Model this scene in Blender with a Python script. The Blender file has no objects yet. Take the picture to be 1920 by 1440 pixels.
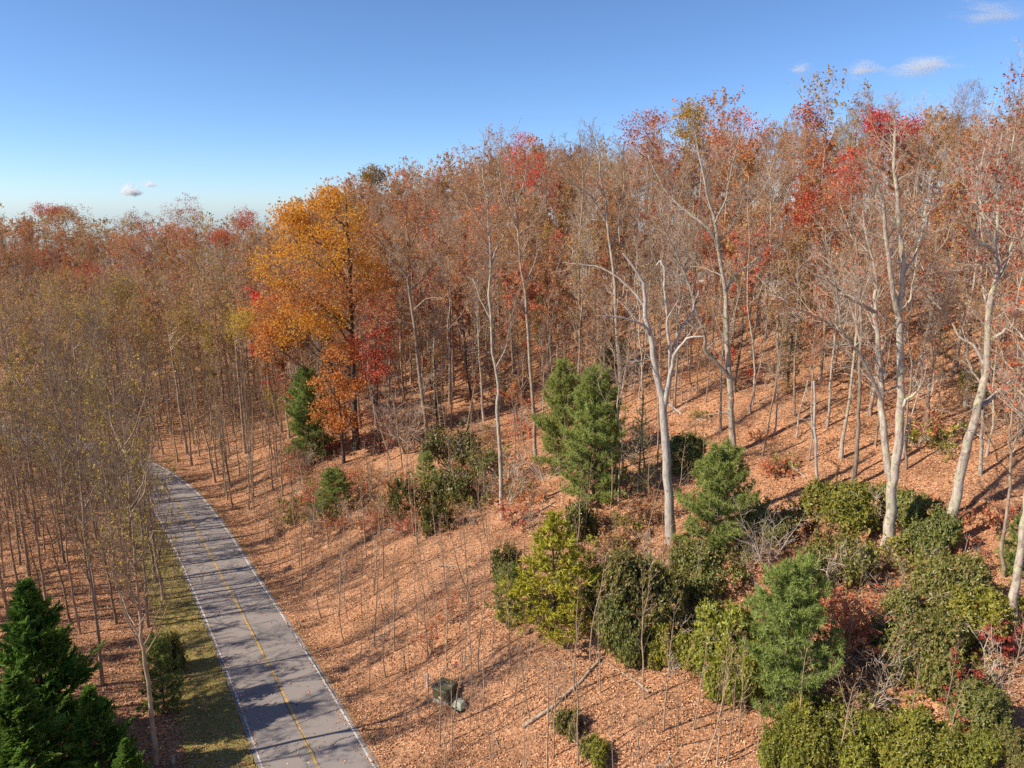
import bpy, math, random
import numpy as np
from mathutils import Vector, Euler
R = math.radians
S = bpy.context.scene
COL = S.collection

# ------------------------------------------------------------------ camera, sky, sun, exposure
PITCH, CAM_Z, FPX = 14.0, 32.0, 1331.0
cam_d = bpy.data.cameras.new('camera'); cam = bpy.data.objects.new('camera', cam_d); COL.objects.link(cam)
cam.location = (0, 0, CAM_Z); cam.rotation_euler = (R(90 - PITCH), 0, 0)
cam_d.sensor_width = 36; cam_d.lens = FPX / 1920 * 36; cam_d.clip_start = .5; cam_d.clip_end = 6000
S.camera = cam

SUN_EL, SHADOW_AZ = R(38), (1.0, 0.3)          # shadows fall to +X and a little away
sd = Vector((SHADOW_AZ[0], SHADOW_AZ[1], 0)).normalized()
light_dir = Vector((sd.x * math.cos(SUN_EL), sd.y * math.cos(SUN_EL), -math.sin(SUN_EL)))
W = bpy.data.worlds.new('World'); S.world = W; W.use_nodes = True
nt = W.node_tree; nt.nodes.clear()
sky = nt.nodes.new('ShaderNodeTexSky'); sky.sky_type = 'NISHITA'; sky.sun_disc = False
sky.sun_elevation = SUN_EL; sky.sun_rotation = math.atan2(-sd.x, -sd.y)
sky.altitude = 3000; sky.air_density = 1.0; sky.dust_density = 3.0; sky.ozone_density = 7.0
bg = nt.nodes.new('ShaderNodeBackground'); bg.inputs['Strength'].default_value = 0.122
wo = nt.nodes.new('ShaderNodeOutputWorld')
nt.links.new(sky.outputs[0], bg.inputs[0]); nt.links.new(bg.outputs[0], wo.inputs[0])
sun_d = bpy.data.lights.new('sun', 'SUN'); sun_d.energy = 5.0; sun_d.angle = R(.53); sun_d.color = (1, .905, .77)
sun = bpy.data.objects.new('sun', sun_d); COL.objects.link(sun)
sun.rotation_euler = light_dir.to_track_quat('-Z', 'Y').to_euler(); sun.location = (-60, -10, 90)
S.view_settings.view_transform = 'Standard'; S.view_settings.look = 'None'
S.view_settings.exposure = 0.52; S.view_settings.gamma = 1; S.view_settings.use_curve_mapping = False
S.cycles.max_bounces = 6; S.cycles.diffuse_bounces = 3; S.cycles.glossy_bounces = 2
S.cycles.transmission_bounces = 3; S.cycles.volume_bounces = 3; S.cycles.use_denoising = False

# ------------------------------------------------------------------ pixel <-> world
CP, SP = math.cos(R(PITCH)), math.sin(R(PITCH))
def ray(x, y):
    u, v = (x - 960) / FPX, (y - 720) / FPX
    return np.array((u, CP - SP * v, -SP - CP * v))
def at_Y(x, y, Y):
    d = ray(x, y); return np.array((0, 0, CAM_Z)) + d * (Y / d[1])
def to_px(p):
    p = np.asarray(p, float); q = p - np.array((0, 0, CAM_Z))
    dep = q[..., 1] * CP - q[..., 2] * SP
    return 960 + FPX * q[..., 0] / dep, 720 + FPX * (-q[..., 1] * SP - q[..., 2] * CP) / dep, dep

# ------------------------------------------------------------------ terrain
ROAD = np.array([(40, -50), (25, -25), (12.7, -5), (0.3, 15.7), (-11.3, 35), (-17.4, 45.3), (-23.5, 55.3), (-29.5, 64.6), (-35.3, 73.2),
                 (-42.5, 83), (-52, 93), (-64, 102), (-80, 111), (-105, 121), (-150, 132), (-230, 140)], float)
def smooth_line(P, n):
    out = []
    P = np.vstack([2 * P[0] - P[1], P, 2 * P[-1] - P[-2]])
    for i in range(1, len(P) - 2):
        for k in range(n):
            t = k / n
            a, b, c, d = P[i - 1:i + 3]
            out.append(.5 * ((2 * b) + (c - a) * t + (2 * a - 5 * b + 4 * c - d) * t * t + (3 * b - a - 3 * c + d) * t ** 3))
    out.append(P[-2]); return np.array(out)
ROADF = smooth_line(ROAD, 8)
LP, LD = np.array((-11.3, 35.0)), np.array((-.537, .843)); LN = np.array((.843, .537))
def sstep(a, b, x):
    t = np.clip((x - a) / (b - a), 0, 1); return t * t * (3 - 2 * t)
def road_z(X, Y):
    t = (X - LP[0]) * LD[0] + (Y - LP[1]) * LD[1]
    return -3.2 * sstep(-6, 34, t) - 1.0 * sstep(25, 110, t)
def road_dist(X, Y):
    sh = X.shape; P = np.stack([X.ravel(), Y.ravel()], 1); best = np.full(len(P), 1e9); sgn = np.zeros(len(P))
    for a, b in zip(ROADF[::2][:-1], ROADF[::2][1:]):
        ab = b - a; L2 = ab @ ab
        t = np.clip(((P - a) @ ab) / L2, 0, 1)
        q = P - a - t[:, None] * ab; d = np.hypot(q[:, 0], q[:, 1])
        m = d < best; best[m] = d[m]; sgn[m] = np.sign(ab[0] * q[m, 1] - ab[1] * q[m, 0])
    return (best * -sgn).reshape(sh)          # + on the uphill side
def wob(X, Y):
    return (.55 * np.sin(X * .11 + 1.3) * np.cos(Y * .09 + .4) + .3 * np.sin(X * .27 + Y * .19) + .12 * np.sin(X * .7 - Y * .55 + 2) + .05 * np.sin(X * 1.7 + Y * 2.1)
            + 1.6 * np.sin(X * .031 + 2.0) * np.sin(Y * .027 + .5))
def hill(s):
    e = .28 * np.log1p(np.exp(np.clip((s - 6) / 1.6, -30, 30))) * 1.6
    lin = np.minimum(e, .28 * 28) + .36 * np.clip(s - 34, 0, None)
    over = np.clip(s - 70, 0, 50); lin = lin - .36 * over * over / 100 - np.clip(s - 120, 0, None) * .40
    return lin
def height(X, Y):
    X = np.asarray(X, float); Y = np.asarray(Y, float)
    s = (X - LP[0]) * LN[0] + (Y - LP[1]) * LN[1]
    t = (X - LP[0]) * LD[0] + (Y - LP[1]) * LD[1]
    d = road_dist(X, Y)
    rz = road_z(X, Y)
    left = -2.5 * sstep(-6, -40, s) * (1 - sstep(60, 120, Y))
    far = 13.5 * sstep(120, 235, Y - .10 * X) * sstep(60, -30, s)
    farfall = -90 * sstep(270, 900, np.hypot(X, Y))
    z = rz + hill(s) + left + far + farfall + wob(X, Y) * sstep(4, 18, np.abs(d))
    return rz + (z - rz) * sstep(3.4, 7.5, np.abs(d))
def hz(x, y): return float(height(np.array([x]), np.array([y]))[0])
def hit(x, y):
    d = ray(x, y)
    ks = np.linspace(25, 420, 800); P = np.array((0, 0, CAM_Z)) + ks[:, None] * d
    below = P[:, 2] < height(P[:, 0], P[:, 1])
    i = int(np.argmax(below)) if below.any() else len(ks) - 1
    a, b = ks[max(i - 1, 0)], ks[i]
    kk = np.linspace(a, b, 12); P = np.array((0, 0, CAM_Z)) + kk[:, None] * d
    bl = P[:, 2] < height(P[:, 0], P[:, 1]); j = int(np.argmax(bl)) if bl.any() else 11
    p = P[j].copy(); p[2] = hz(p[0], p[1]); return p

# ------------------------------------------------------------------ mesh building
class MB:
    def __init__(s): s.V = []; s.F = {3: [], 4: []}; s.M = {3: [], 4: []}; s.n = 0
    def add(s, V, F, mi=0):
        V = np.asarray(V, np.float32).reshape(-1, 3); F = np.asarray(F, np.int64); k = F.shape[1]
        s.V.append(V); s.F[k].append(F + s.n); s.M[k].append(np.full(len(F), mi, np.int32)); s.n += len(V)
    def join(s, o, fn=None):
        if o.n == 0: return
        V = np.concatenate(o.V); V = fn(V) if fn else V
        for k in (3, 4):
            for f, m in zip(o.F[k], o.M[k]): s.F[k].append(f + s.n); s.M[k].append(m)
        s.V.append(np.asarray(V, np.float32)); s.n += len(V)
    def mesh(s, name, mats, smooth=False, shade=None):
        me = bpy.data.meshes.new(name)
        V = np.concatenate(s.V) if s.V else np.zeros((0, 3), np.float32)
        T = np.concatenate(s.F[3]) if s.F[3] else np.zeros((0, 3), np.int64)
        Q = np.concatenate(s.F[4]) if s.F[4] else np.zeros((0, 4), np.int64)
        mi = np.concatenate([*(s.M[3]), *(s.M[4])]) if (s.M[3] or s.M[4]) else np.zeros(0, np.int32)
        me.vertices.add(len(V)); me.vertices.foreach_set('co', V.ravel())
        loops = np.concatenate([T.ravel(), Q.ravel()]).astype(np.int32)
        me.loops.add(len(loops)); me.loops.foreach_set('vertex_index', loops)
        st = np.concatenate([np.arange(len(T)) * 3, len(T) * 3 + np.arange(len(Q)) * 4]).astype(np.int32)
        me.polygons.add(len(st)); me.polygons.foreach_set('loop_start', st)
        me.polygons.foreach_set('material_index', mi)
        me.polygons.foreach_set('use_smooth', np.full(len(st), bool(smooth)))
        for m in (mats if isinstance(mats, (list, tuple)) else [mats]): me.materials.append(m)
        me.update(calc_edges=True); return me
def link(name, me, parent=None, loc=None):
    o = bpy.data.objects.new(name, me); COL.objects.link(o)
    if parent: o.parent = parent
    if loc is not None: o.location = loc
    return o
def tag(o, label=None, cat=None, group=None, kind=None):
    for k, v in (('label', label), ('category', cat), ('group', group), ('kind', kind)):
        if v: o[k] = v
    return o
def thing(name, loc, label=None, cat=None, group=None, rz=0, sc=1):
    o = bpy.data.objects.new(name, None); COL.objects.link(o); o.empty_display_size = .3
    o.location = loc; o.rotation_euler = (0, 0, rz); o.scale = (sc, sc, sc) if np.isscalar(sc) else sc
    return tag(o, label, cat, group)
def nrm(a): return a / (np.linalg.norm(a, axis=-1, keepdims=True) + 1e-9)
def tube(mb, P, Rr, n=6, mi=0, cap=False):
    P = np.asarray(P, float); Rr = np.asarray(Rr, float); m = len(P)
    T = nrm(np.gradient(P, axis=0)); mt = nrm(T.mean(0))
    ref = np.array((0, 0, 1.)) if abs(mt[2]) < .7 else np.array((1., .2, 0))
    U = nrm(np.cross(T, ref)); Vv = np.cross(T, U)
    a = np.arange(n) / n * 2 * math.pi
    ring = P[:, None] + Rr[:, None, None] * (np.cos(a)[None, :, None] * U[:, None] + np.sin(a)[None, :, None] * Vv[:, None])
    i = np.arange(m - 1)[:, None] * n + np.arange(n)[None]; j = np.arange(m - 1)[:, None] * n + (np.arange(n)[None] + 1) % n
    mb.add(ring.reshape(-1, 3), np.stack([i, j, j + n, i + n], -1).reshape(-1, 4), mi)
    if cap:
        V = np.vstack([ring[-1], P[-1] + T[-1] * Rr[-1] * .35]); k = np.arange(n)
        mb.add(V, np.stack([k, (k + 1) % n, np.full(n, n)], 1), mi)
def cones(mb, A, B, r, mi=0):
    N = len(A)
    if N == 0: return
    T = nrm(B - A); ref = np.where(np.abs(T[:, 2:3]) < .8, np.array((0, 0, 1.)), np.array((1., 0, 0)))
    U = nrm(np.cross(T, ref)); Vv = np.cross(T, U); V = np.empty((N, 4, 3))
    for q in range(3):
        c, s_ = math.cos(q * 2.0944), math.sin(q * 2.0944)
        V[:, q] = A + np.asarray(r)[:, None] * (c * U + s_ * Vv)
    V[:, 3] = B
    b = np.arange(N)[:, None] * 4
    mb.add(V.reshape(-1, 3), np.concatenate([b + np.array([[0, 1, 3]]), b + np.array([[1, 2, 3]]), b + np.array([[2, 0, 3]])]), mi)
def leaves(mb, C, size, rng, mi=1, wid=.36, U=None, N=None, fold=.12):
    n = len(C)
    if n == 0: return
    if U is None: U = nrm(rng.normal(size=(n, 3)))
    if N is None: N = rng.normal(size=(n, 3))
    Vv = nrm(np.cross(U, N)); Nn = np.cross(Vv, U); L = np.asarray(size).reshape(-1, 1) * np.ones((n, 1))
    V = np.stack([C, C + .5 * L * U + wid * L * Vv + fold * L * Nn, C + L * U, C + .5 * L * U - wid * L * Vv + fold * L * Nn], 1)
    mb.add(V.reshape(-1, 3), np.arange(n * 4).reshape(-1, 4), mi)

# ------------------------------------------------------------------ materials
def newmat(name):
    m = bpy.data.materials.new(name); m.use_nodes = True; t = m.node_tree; t.nodes.clear()
    out = t.nodes.new('ShaderNodeOutputMaterial'); return m, t, out
def N_(t, typ, **kw):
    n = t.nodes.new(typ)
    for k, v in kw.items():
        if k in n.inputs: n.inputs[k].default_value = v
        else: setattr(n, k, v)
    return n
def ramp(t, fac, stops, interp='LINEAR'):
    n = t.nodes.new('ShaderNodeValToRGB'); n.color_ramp.interpolation = interp; e = n.color_ramp.elements
    while len(e) > 1: e.remove(e[-1])
    for i, (p, c) in enumerate(stops):
        if i == 0: e[0].position = p; e[0].color = (*c, 1)
        else: q = e.new(p); q.color = (*c, 1)
    t.links.new(fac, n.inputs[0]); return n.outputs[0]
def mixc(t, f, a, b, mode='MIX'):
    n = t.nodes.new('ShaderNodeMix'); n.data_type = 'RGBA'; n.blend_type = mode
    for s_, v in ((0, f), (6, a), (7, b)):
        if hasattr(v, 'is_linked'): t.links.new(v, n.inputs[s_])
        else: n.inputs[s_].default_value = v if s_ == 0 else (*v, 1)
    return n.outputs[2]
def noise(t, vec, scale, detail=3, rough=.6, out=0):
    n = N_(t, 'ShaderNodeTexNoise', Scale=scale, Detail=detail, Roughness=rough)
    if vec is not None: t.links.new(vec, n.inputs['Vector'])
    return n.outputs[out]
def coord(t, which='Object'): return t.nodes.new('ShaderNodeTexCoord').outputs[which]
def math_(t, op, a, b=0.0, clamp=False):
    n = t.nodes.new('ShaderNodeMath'); n.operation = op; n.use_clamp = clamp
    for i, v in enumerate((a, b)):
        if hasattr(v, 'is_linked'): t.links.new(v, n.inputs[i])
        else: n.inputs[i].default_value = v
    return n.outputs[0]
def bark_mat(name, dark, mid, pale, scale=3.0, lichen=None, tree_var=.25):
    m, t, out = newmat(name); co = coord(t)
    mp = N_(t, 'ShaderNodeMapping'); mp.inputs['Scale'].default_value = (1, 1, .22); t.links.new(co, mp.inputs[0])
    f = noise(t, mp.outputs[0], scale * 2.2, 5, .7)
    c = ramp(t, f, [(.28, dark), (.5, mid), (.72, pale)])
    if lichen:
        g = noise(t, co, 1.7, 4, .65); g = ramp(t, g, [(.52, (0, 0, 0)), (.62, (1, 1, 1))])
        c = mixc(t, g, c, lichen)
    st = noise(t, co, 2.6, 5, .75); c = mixc(t, ramp(t, st, [(.54, (0, 0, 0)), (.66, (.85, .85, .85))]), c, dark)
    oi = t.nodes.new('ShaderNodeObjectInfo')
    v = math_(t, 'MULTIPLY_ADD', oi.outputs['Random'], tree_var * 2); v.node.inputs[2].default_value = 1 - tree_var
    hs = N_(t, 'ShaderNodeHueSaturation'); t.links.new(v, hs.inputs['Value']); t.links.new(c, hs.inputs['Color'])
    b = N_(t, 'ShaderNodeBsdfPrincipled', Roughness=.9); b.inputs['Specular IOR Level'].default_value = .2
    t.links.new(hs.outputs[0], b.inputs['Base Color'])
    bu = N_(t, 'ShaderNodeBump', Strength=.6, Distance=.03); t.links.new(f, bu.inputs['Height']); t.links.new(bu.outputs[0], b.inputs['Normal'])
    t.links.new(b.outputs[0], out.inputs[0]); return m
def leaf_mat(name, cols, trans=.35, var=.18, gloss=0.0, hue=.02, spec=.12):
    m, t, out = newmat(name); g = t.nodes.new('ShaderNodeNewGeometry')
    k = len(cols); c = ramp(t, g.outputs['Random Per Island'], [(i / max(k - 1, 1), q) for i, q in enumerate(cols)])
    oi = t.nodes.new('ShaderNodeObjectInfo'); hs = N_(t, 'ShaderNodeHueSaturation')
    v = math_(t, 'MULTIPLY_ADD', oi.outputs['Random'], var * 2); v.node.inputs[2].default_value = 1 - var
    h = math_(t, 'MULTIPLY_ADD', math_(t, 'FRACT', math_(t, 'MULTIPLY', oi.outputs['Random'], 7.31)), hue * 2); h.node.inputs[2].default_value = .5 - hue
    t.links.new(v, hs.inputs['Value']); t.links.new(h, hs.inputs['Hue']); t.links.new(c, hs.inputs['Color'])
    d = N_(t, 'ShaderNodeBsdfPrincipled', Roughness=.42 if gloss else .8); d.inputs['Specular IOR Level'].default_value = spec
    t.links.new(hs.outputs[0], d.inputs['Base Color'])
    tr = t.nodes.new('ShaderNodeBsdfTranslucent'); t.links.new(hs.outputs[0], tr.inputs[0])
    mx = N_(t, 'ShaderNodeMixShader'); mx.inputs[0].default_value = trans
    t.links.new(d.outputs[0], mx.inputs[1]); t.links.new(tr.outputs[0], mx.inputs[2]); t.links.new(mx.outputs[0], out.inputs[0]); return m
def plain_mat(name, col, rough=.7, nscale=6, amt=.35, dirt=None, metallic=0):
    m, t, out = newmat(name); co = coord(t); f = noise(t, co, nscale, 5, .65)
    c = ramp(t, f, [(.3, tuple(x * (1 - amt) for x in col)), (.7, tuple(min(1, x * (1 + amt * .6)) for x in col))])
    if dirt:
        g = ramp(t, noise(t, co, nscale * .6, 4, .7), [(.5, (0, 0, 0)), (.62, (1, 1, 1))]); c = mixc(t, g, c, dirt)
    b = N_(t, 'ShaderNodeBsdfPrincipled', Roughness=rough, Metallic=metallic); t.links.new(c, b.inputs['Base Color'])
    bu = N_(t, 'ShaderNodeBump', Strength=.25, Distance=.01); t.links.new(f, bu.inputs['Height']); t.links.new(bu.outputs[0], b.inputs['Normal'])
    t.links.new(b.outputs[0], out.inputs[0]); return m
M = {}
M['bark'] = bark_mat('bark_grey', (.15, .10, .07), (.34, .255, .18), (.52, .42, .315))
M['bark_pale'] = bark_mat('bark_pale', (.15, .115, .085), (.40, .33, .26), (.62, .54, .44), lichen=(.42, .41, .25), tree_var=.1)
M['bark_dead'] = bark_mat('bark_dead', (.24, .20, .165), (.43, .375, .315), (.57, .51, .44), tree_var=.05)
M['bark_dark'] = bark_mat('bark_dark', (.05, .035, .028), (.10, .075, .06), (.19, .15, .12))
M['bark_young'] = bark_mat('bark_young', (.20, .13, .08), (.35, .25, .165), (.50, .39, .27))
M['twig'] = bark_mat('twig_brown', (.25, .155, .095), (.36, .24, .155), (.47, .34, .23), tree_var=.2)
M['twig_dark'] = bark_mat('twig_dark', (.12, .08, .055), (.215, .15, .10), (.33, .245, .17), tree_var=.25)
M['twig_pale'] = bark_mat('twig_pale', (.32, .24, .175), (.46, .37, .28), (.58, .48, .38))
M['leaf_rust'] = leaf_mat('leaf_rust', [(.32, .13, .05), (.50, .235, .09), (.60, .33, .14), (.44, .185, .07)], hue=.012)
M['leaf_tan'] = leaf_mat('leaf_tan', [(.32, .16, .065), (.50, .27, .11), (.60, .35, .16)], hue=.012)
M['leaf_orange'] = leaf_mat('leaf_orange', [(.62, .24, .035), (.74, .35, .05), (.78, .43, .07), (.68, .38, .05), (.70, .28, .06)], trans=.5, var=.02, hue=.003)
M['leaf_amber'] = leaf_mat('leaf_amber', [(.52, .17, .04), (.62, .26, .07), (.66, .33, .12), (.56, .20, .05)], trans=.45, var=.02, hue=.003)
M['leaf_red'] = leaf_mat('leaf_red', [(.56, .08, .045), (.68, .13, .07), (.72, .21, .11)], trans=.4, hue=.012)
M['leaf_crimson'] = leaf_mat('leaf_crimson', [(.38, .07, .045), (.52, .115, .07), (.56, .19, .10)], trans=.35, hue=.008)
M['leaf_yellow'] = leaf_mat('leaf_yellow', [(.50, .33, .055), (.62, .43, .08), (.48, .36, .08)], trans=.4, hue=.01)
M['leaf_olive'] = leaf_mat('leaf_olive', [(.32, .22, .065), (.44, .30, .09), (.38, .23, .09), (.36, .28, .08)], trans=.35, hue=.012)
M['pine'] = leaf_mat('pine_needles', [(.20, .25, .06), (.32, .37, .09), (.45, .48, .16), (.24, .29, .07)], trans=.4, hue=.015)
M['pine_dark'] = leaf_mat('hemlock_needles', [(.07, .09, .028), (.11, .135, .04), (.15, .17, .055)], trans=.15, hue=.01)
M['larch'] = leaf_mat('yellow_green_needles', [(.30, .29, .03), (.42, .37, .045), (.50, .41, .06), (.22, .24, .03)], trans=.25, hue=.01)
M['cypress'] = leaf_mat('cypress_sprays', [(.09, .19, .03), (.16, .30, .05), (.28, .42, .08)], trans=.5, var=.1, hue=.01)
M['rhodo'] = leaf_mat('laurel_leaves', [(.07, .085, .018), (.15, .165, .03), (.27, .26, .055), (.09, .11, .022), (.30, .20, .07), (.18, .21, .04)], trans=.18, gloss=1, spec=.5, hue=.02)
M['rhodo_lime'] = leaf_mat('laurel_leaves_lime', [(.13, .15, .02), (.27, .28, .03), (.40, .36, .05), (.13, .14, .025), (.34, .27, .04)], trans=.25, gloss=1, spec=.5, hue=.012)
M['leaf_salmon'] = leaf_mat('leaf_salmon', [(.56, .16, .08), (.66, .25, .13), (.62, .31, .15)], trans=.4, hue=.01)
M['leaf_dead'] = leaf_mat('leaf_dead', [(.26, .12, .065), (.34, .17, .09), (.20, .09, .05)], trans=.25, hue=.006)
# fallen leaves
def litter_mat():
    m, t, out = newmat('fallen_leaf'); g = t.nodes.new('ShaderNodeNewGeometry')
    c = ramp(t, g.outputs['Random Per Island'], [(0, (.17, .07, .03)), (.25, (.44, .195, .085)), (.5, (.58, .28, .125)), (.75, (.67, .37, .185)), (.92, (.75, .51, .31)), (1, (.28, .11, .05))])
    co = coord(t); f = noise(t, co, .16, 4, .65)
    c = mixc(t, ramp(t, f, [(.42, (0, 0, 0)), (.62, (.75, .75, .75))]), c, mixc(t, .5, (.70, .39, .23), c))
    f = noise(t, co, .5, 5, .7); c = mixc(t, ramp(t, f, [(.55, (0, 0, 0)), (.70, (.85, .85, .85))]), c, (.20, .095, .05))
    b = N_(t, 'ShaderNodeBsdfPrincipled', Roughness=.7); t.links.new(c, b.inputs['Base Color']); t.links.new(b.outputs[0], out.inputs[0]); return m
M['litter'] = litter_mat()
def ground_mat():
    m, t, out = newmat('leaf_covered_ground'); co = coord(t)
    v = N_(t, 'ShaderNodeTexVoronoi', Scale=8.5); t.links.new(co, v.inputs['Vector'])
    sp = t.nodes.new('ShaderNodeSeparateColor'); t.links.new(v.outputs['Color'], sp.inputs[0])
    c = ramp(t, sp.outputs[0], [(0, (.20, .085, .038)), (.3, (.40, .19, .095)), (.6, (.50, .26, .135)), (1, (.60, .34, .19))])
    f = noise(t, co, .35, 5, .65)
    c = mixc(t, ramp(t, f, [(.45, (0, 0, 0)), (.7, (.8, .8, .8))]), c, (.21, .105, .055))
    f2 = noise(t, co, .12, 4, .6)
    c = mixc(t, ramp(t, f2, [(.5, (0, 0, 0)), (.7, (.45, .45, .45))]), c, (.45, .25, .15))
    b = N_(t, 'ShaderNodeBsdfPrincipled', Roughness=.95); t.links.new(c, b.inputs['Base Color']); b.inputs['Specular IOR Level'].default_value = .15
    h = math_(t, 'ADD', v.outputs['Distance'], noise(t, co, 9, 4, .7))
    bu = N_(t, 'ShaderNodeBump', Strength=.8, Distance=.08); t.links.new(h, bu.inputs['Height']); t.links.new(bu.outputs[0], b.inputs['Normal'])
    t.links.new(b.outputs[0], out.inputs[0]); return m
M['ground'] = ground_mat()
def asphalt_mat():
    m, t, out = newmat('weathered_asphalt'); co = coord(t)
    c = ramp(t, noise(t, co, 60, 3, .7), [(.3, (.215, .18, .155)), (.7, (.315, .27, .235))])
    mp = N_(t, 'ShaderNodeMapping'); t.links.new(co, mp.inputs[0])
    c = mixc(t, ramp(t, noise(t, co, .35, 5, .65), [(.4, (0, 0, 0)), (.7, (.6, .6, .6))]), c, (.24, .21, .20))
    b = N_(t, 'ShaderNodeBsdfPrincipled', Roughness=.85); t.links.new(c, b.inputs['Base Color'])
    bu = N_(t, 'ShaderNodeBump', Strength=.3, Distance=.01); t.links.new(noise(t, co, 120, 3), bu.inputs['Height']); t.links.new(bu.outputs[0], b.inputs['Normal'])
    t.links.new(b.outputs[0], out.inputs[0]); return m
M['asphalt'] = asphalt_mat()
M['white_line'] = plain_mat('worn_white_paint', (.66, .62, .56), .7, 1.6, .25, dirt=(.40, .35, .31))
M['yellow_line'] = plain_mat('worn_yellow_paint', (.56, .34, .06), .7, 3, .25, dirt=(.32, .23, .13))
M['crack'] = plain_mat('dark_tar', (.03, .028, .028), .8, 8, .3)
def verge_mat():
    m, t, out = newmat('mossy_verge'); co = coord(t)
    c = ramp(t, noise(t, co, 1.1, 6, .7), [(.3, (.20, .17, .04)), (.5, (.31, .25, .065)), (.62, (.40, .29, .10)), (.75, (.46, .28, .13))])
    c = mixc(t, ramp(t, noise(t, co, 14, 3, .7), [(.4, (0, 0, 0)), (.6, (.5, .5, .5))]), c, (.10, .10, .03))
    b = N_(t, 'ShaderNodeBsdfPrincipled', Roughness=.95); t.links.new(c, b.inputs['Base Color'])
    bu = N_(t, 'ShaderNodeBump', Strength=.8, Distance=.05); t.links.new(noise(t, co, 14, 4), bu.inputs['Height']); t.links.new(bu.outputs[0], b.inputs['Normal'])
    t.links.new(b.outputs[0], out.inputs[0]); return m
M['verge'] = verge_mat()
M['grass'] = leaf_mat('grass_blades', [(.27, .26, .04), (.38, .33, .07), (.45, .35, .12), (.20, .22, .035)], trans=.3, hue=.01)
M['gravel'] = plain_mat('grey_gravel', (.40, .33, .27), .9, 8, .3)
M['box_green'] = plain_mat('olive_green_enamel', (.11, .115, .05), .45, 2.5, .25, dirt=(.17, .12, .09))
M['box_pale'] = plain_mat('pale_green_enamel', (.47, .50, .35), .5, 3, .2, dirt=(.33, .38, .26))
M['concrete'] = plain_mat('concrete', (.42, .36, .28), .9, 6, .3)
M['grey_plastic'] = plain_mat('grey_plastic', (.52, .46, .41), .5, 6, .15)
M['label_yellow'] = plain_mat('sticker', (.70, .58, .40), .6, 12, .2)
M['black'] = plain_mat('dark_metal', (.03, .03, .025), .5, 6, .2)
M['pink'] = plain_mat('pink_ribbon', (.75, .18, .28), .6, 10, .1)
M['wood_cut'] = plain_mat('cut_wood', (.50, .36, .22), .8, 10, .3)

# ------------------------------------------------------------------ ground, road, verge, track
def axis(lo, f0, f1, hi, fine, grow):
    a = list(np.arange(f0, f1 + .01, fine)); st = fine
    while a[-1] < hi: st *= grow; a.append(a[-1] + st)
    st = fine
    while a[0] > lo: st *= grow; a.insert(0, a[0] - st)
    return np.array(a)
gx = axis(-900, -70, 90, 900, .9, 1.16); gy = axis(-120, 24, 140, 1300, .9, 1.16)
GX, GY = np.meshgrid(gx, gy); GD = road_dist(GX, GY)
GZ = height(GX, GY) - .07 * sstep(3.6, 2.6, np.abs(GD))
mb = MB(); nx, ny = len(gx), len(gy)
i = (np.arange(ny - 1)[:, None] * nx + np.arange(nx - 1)[None]).ravel()
mb.add(np.stack([GX, GY, GZ], -1).reshape(-1, 3), np.stack([i, i + 1, i + nx + 1, i + nx], 1))
ground = tag(link('ground', mb.mesh('ground', M['ground'], True)), 'wooded hillside floor covered in fallen orange brown leaves', None, None, 'structure')

RT = nrm(np.gradient(ROADF, axis=0)); RN = np.stack([RT[:, 1], -RT[:, 0]], 1)      # + side = uphill (right of travel)
def strip(mb, o0, o1, z, mi=0, i0=0, i1=None, wander=0, seed=0, dz_fn=None):
    rg = np.random.default_rng(seed); idx = np.arange(len(ROADF))[i0:i1]
    sub = np.concatenate([np.linspace(a, a + 1, 4, endpoint=False) for a in idx[:-1]] + [[idx[-1]]])
    P = np.stack([np.interp(sub, np.arange(len(ROADF)), ROADF[:, k]) for k in (0, 1)], 1)
    Nn = nrm(np.stack([np.interp(sub, np.arange(len(ROADF)), RN[:, k]) for k in (0, 1)], 1))
    w0 = o0 + (rg.normal(size=len(P)) * wander if wander else 0); w1 = o1 + (rg.normal(size=len(P)) * wander if wander else 0)
    m = max(2, int(abs(o1 - o0) / 1.0) + 1); rows = []
    for q in np.linspace(0, 1, m):
        XY = P + Nn * np.broadcast_to(w0 * (1 - q) + w1 * q, (len(P),))[:, None]
        Z = (height(XY[:, 0], XY[:, 1]) if dz_fn else road_z(*(P.T))) + z
        rows.append(np.column_stack([XY, Z]))
    V = np.stack(rows, 1); n = len(P); a = (np.arange(n - 1)[:, None] * m + np.arange(m - 1)[None]).ravel()
    mb.add(V.reshape(-1, 3), np.stack([a, a + m, a + m + 1, a + 1], 1), mi)
mb = MB(); strip(mb, -3.1, 3.1, 0); road = tag(link('road', mb.mesh('road', M['asphalt'])), 'two lane grey asphalt road curving away through the trees', None, None, 'structure')
mb = MB(); strip(mb, -.07, .07, .005, wander=.012, seed=1); link('centre_line', mb.mesh('centre_line', M['yellow_line']), road)
for o in (-2.88, 2.78):
    mb = MB(); strip(mb, o, o + .10, .005, wander=.006, seed=2); link('edge_line', mb.mesh('edge_line', M['white_line']), road)
def crack(pts, w=.025, seed=0):
    rg = np.random.default_rng(seed); P = np.array([hit(*p) for p in pts])
    n = 24; t = np.linspace(0, len(P) - 1, n); Q = np.stack([np.interp(t, np.arange(len(P)), P[:, k]) for k in (0, 1)], 1)
    Q += rg.normal(size=Q.shape) * .035; T = nrm(np.gradient(Q, axis=0)); Nn = np.stack([-T[:, 1], T[:, 0]], 1)
    ww = w * (.5 + rg.random(n))[:, None]; A, B = Q + Nn * ww, Q - Nn * ww
    V = np.stack([np.column_stack([A, road_z(*A.T) + .009]), np.column_stack([B, road_z(*B.T) + .009])], 1)
    a = np.arange(n - 1) * 2; mb = MB(); mb.add(V.reshape(-1, 3), np.stack([a, a + 1, a + 3, a + 2], 1))
    link('crack', mb.mesh('crack', M['crack']), road)
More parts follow.
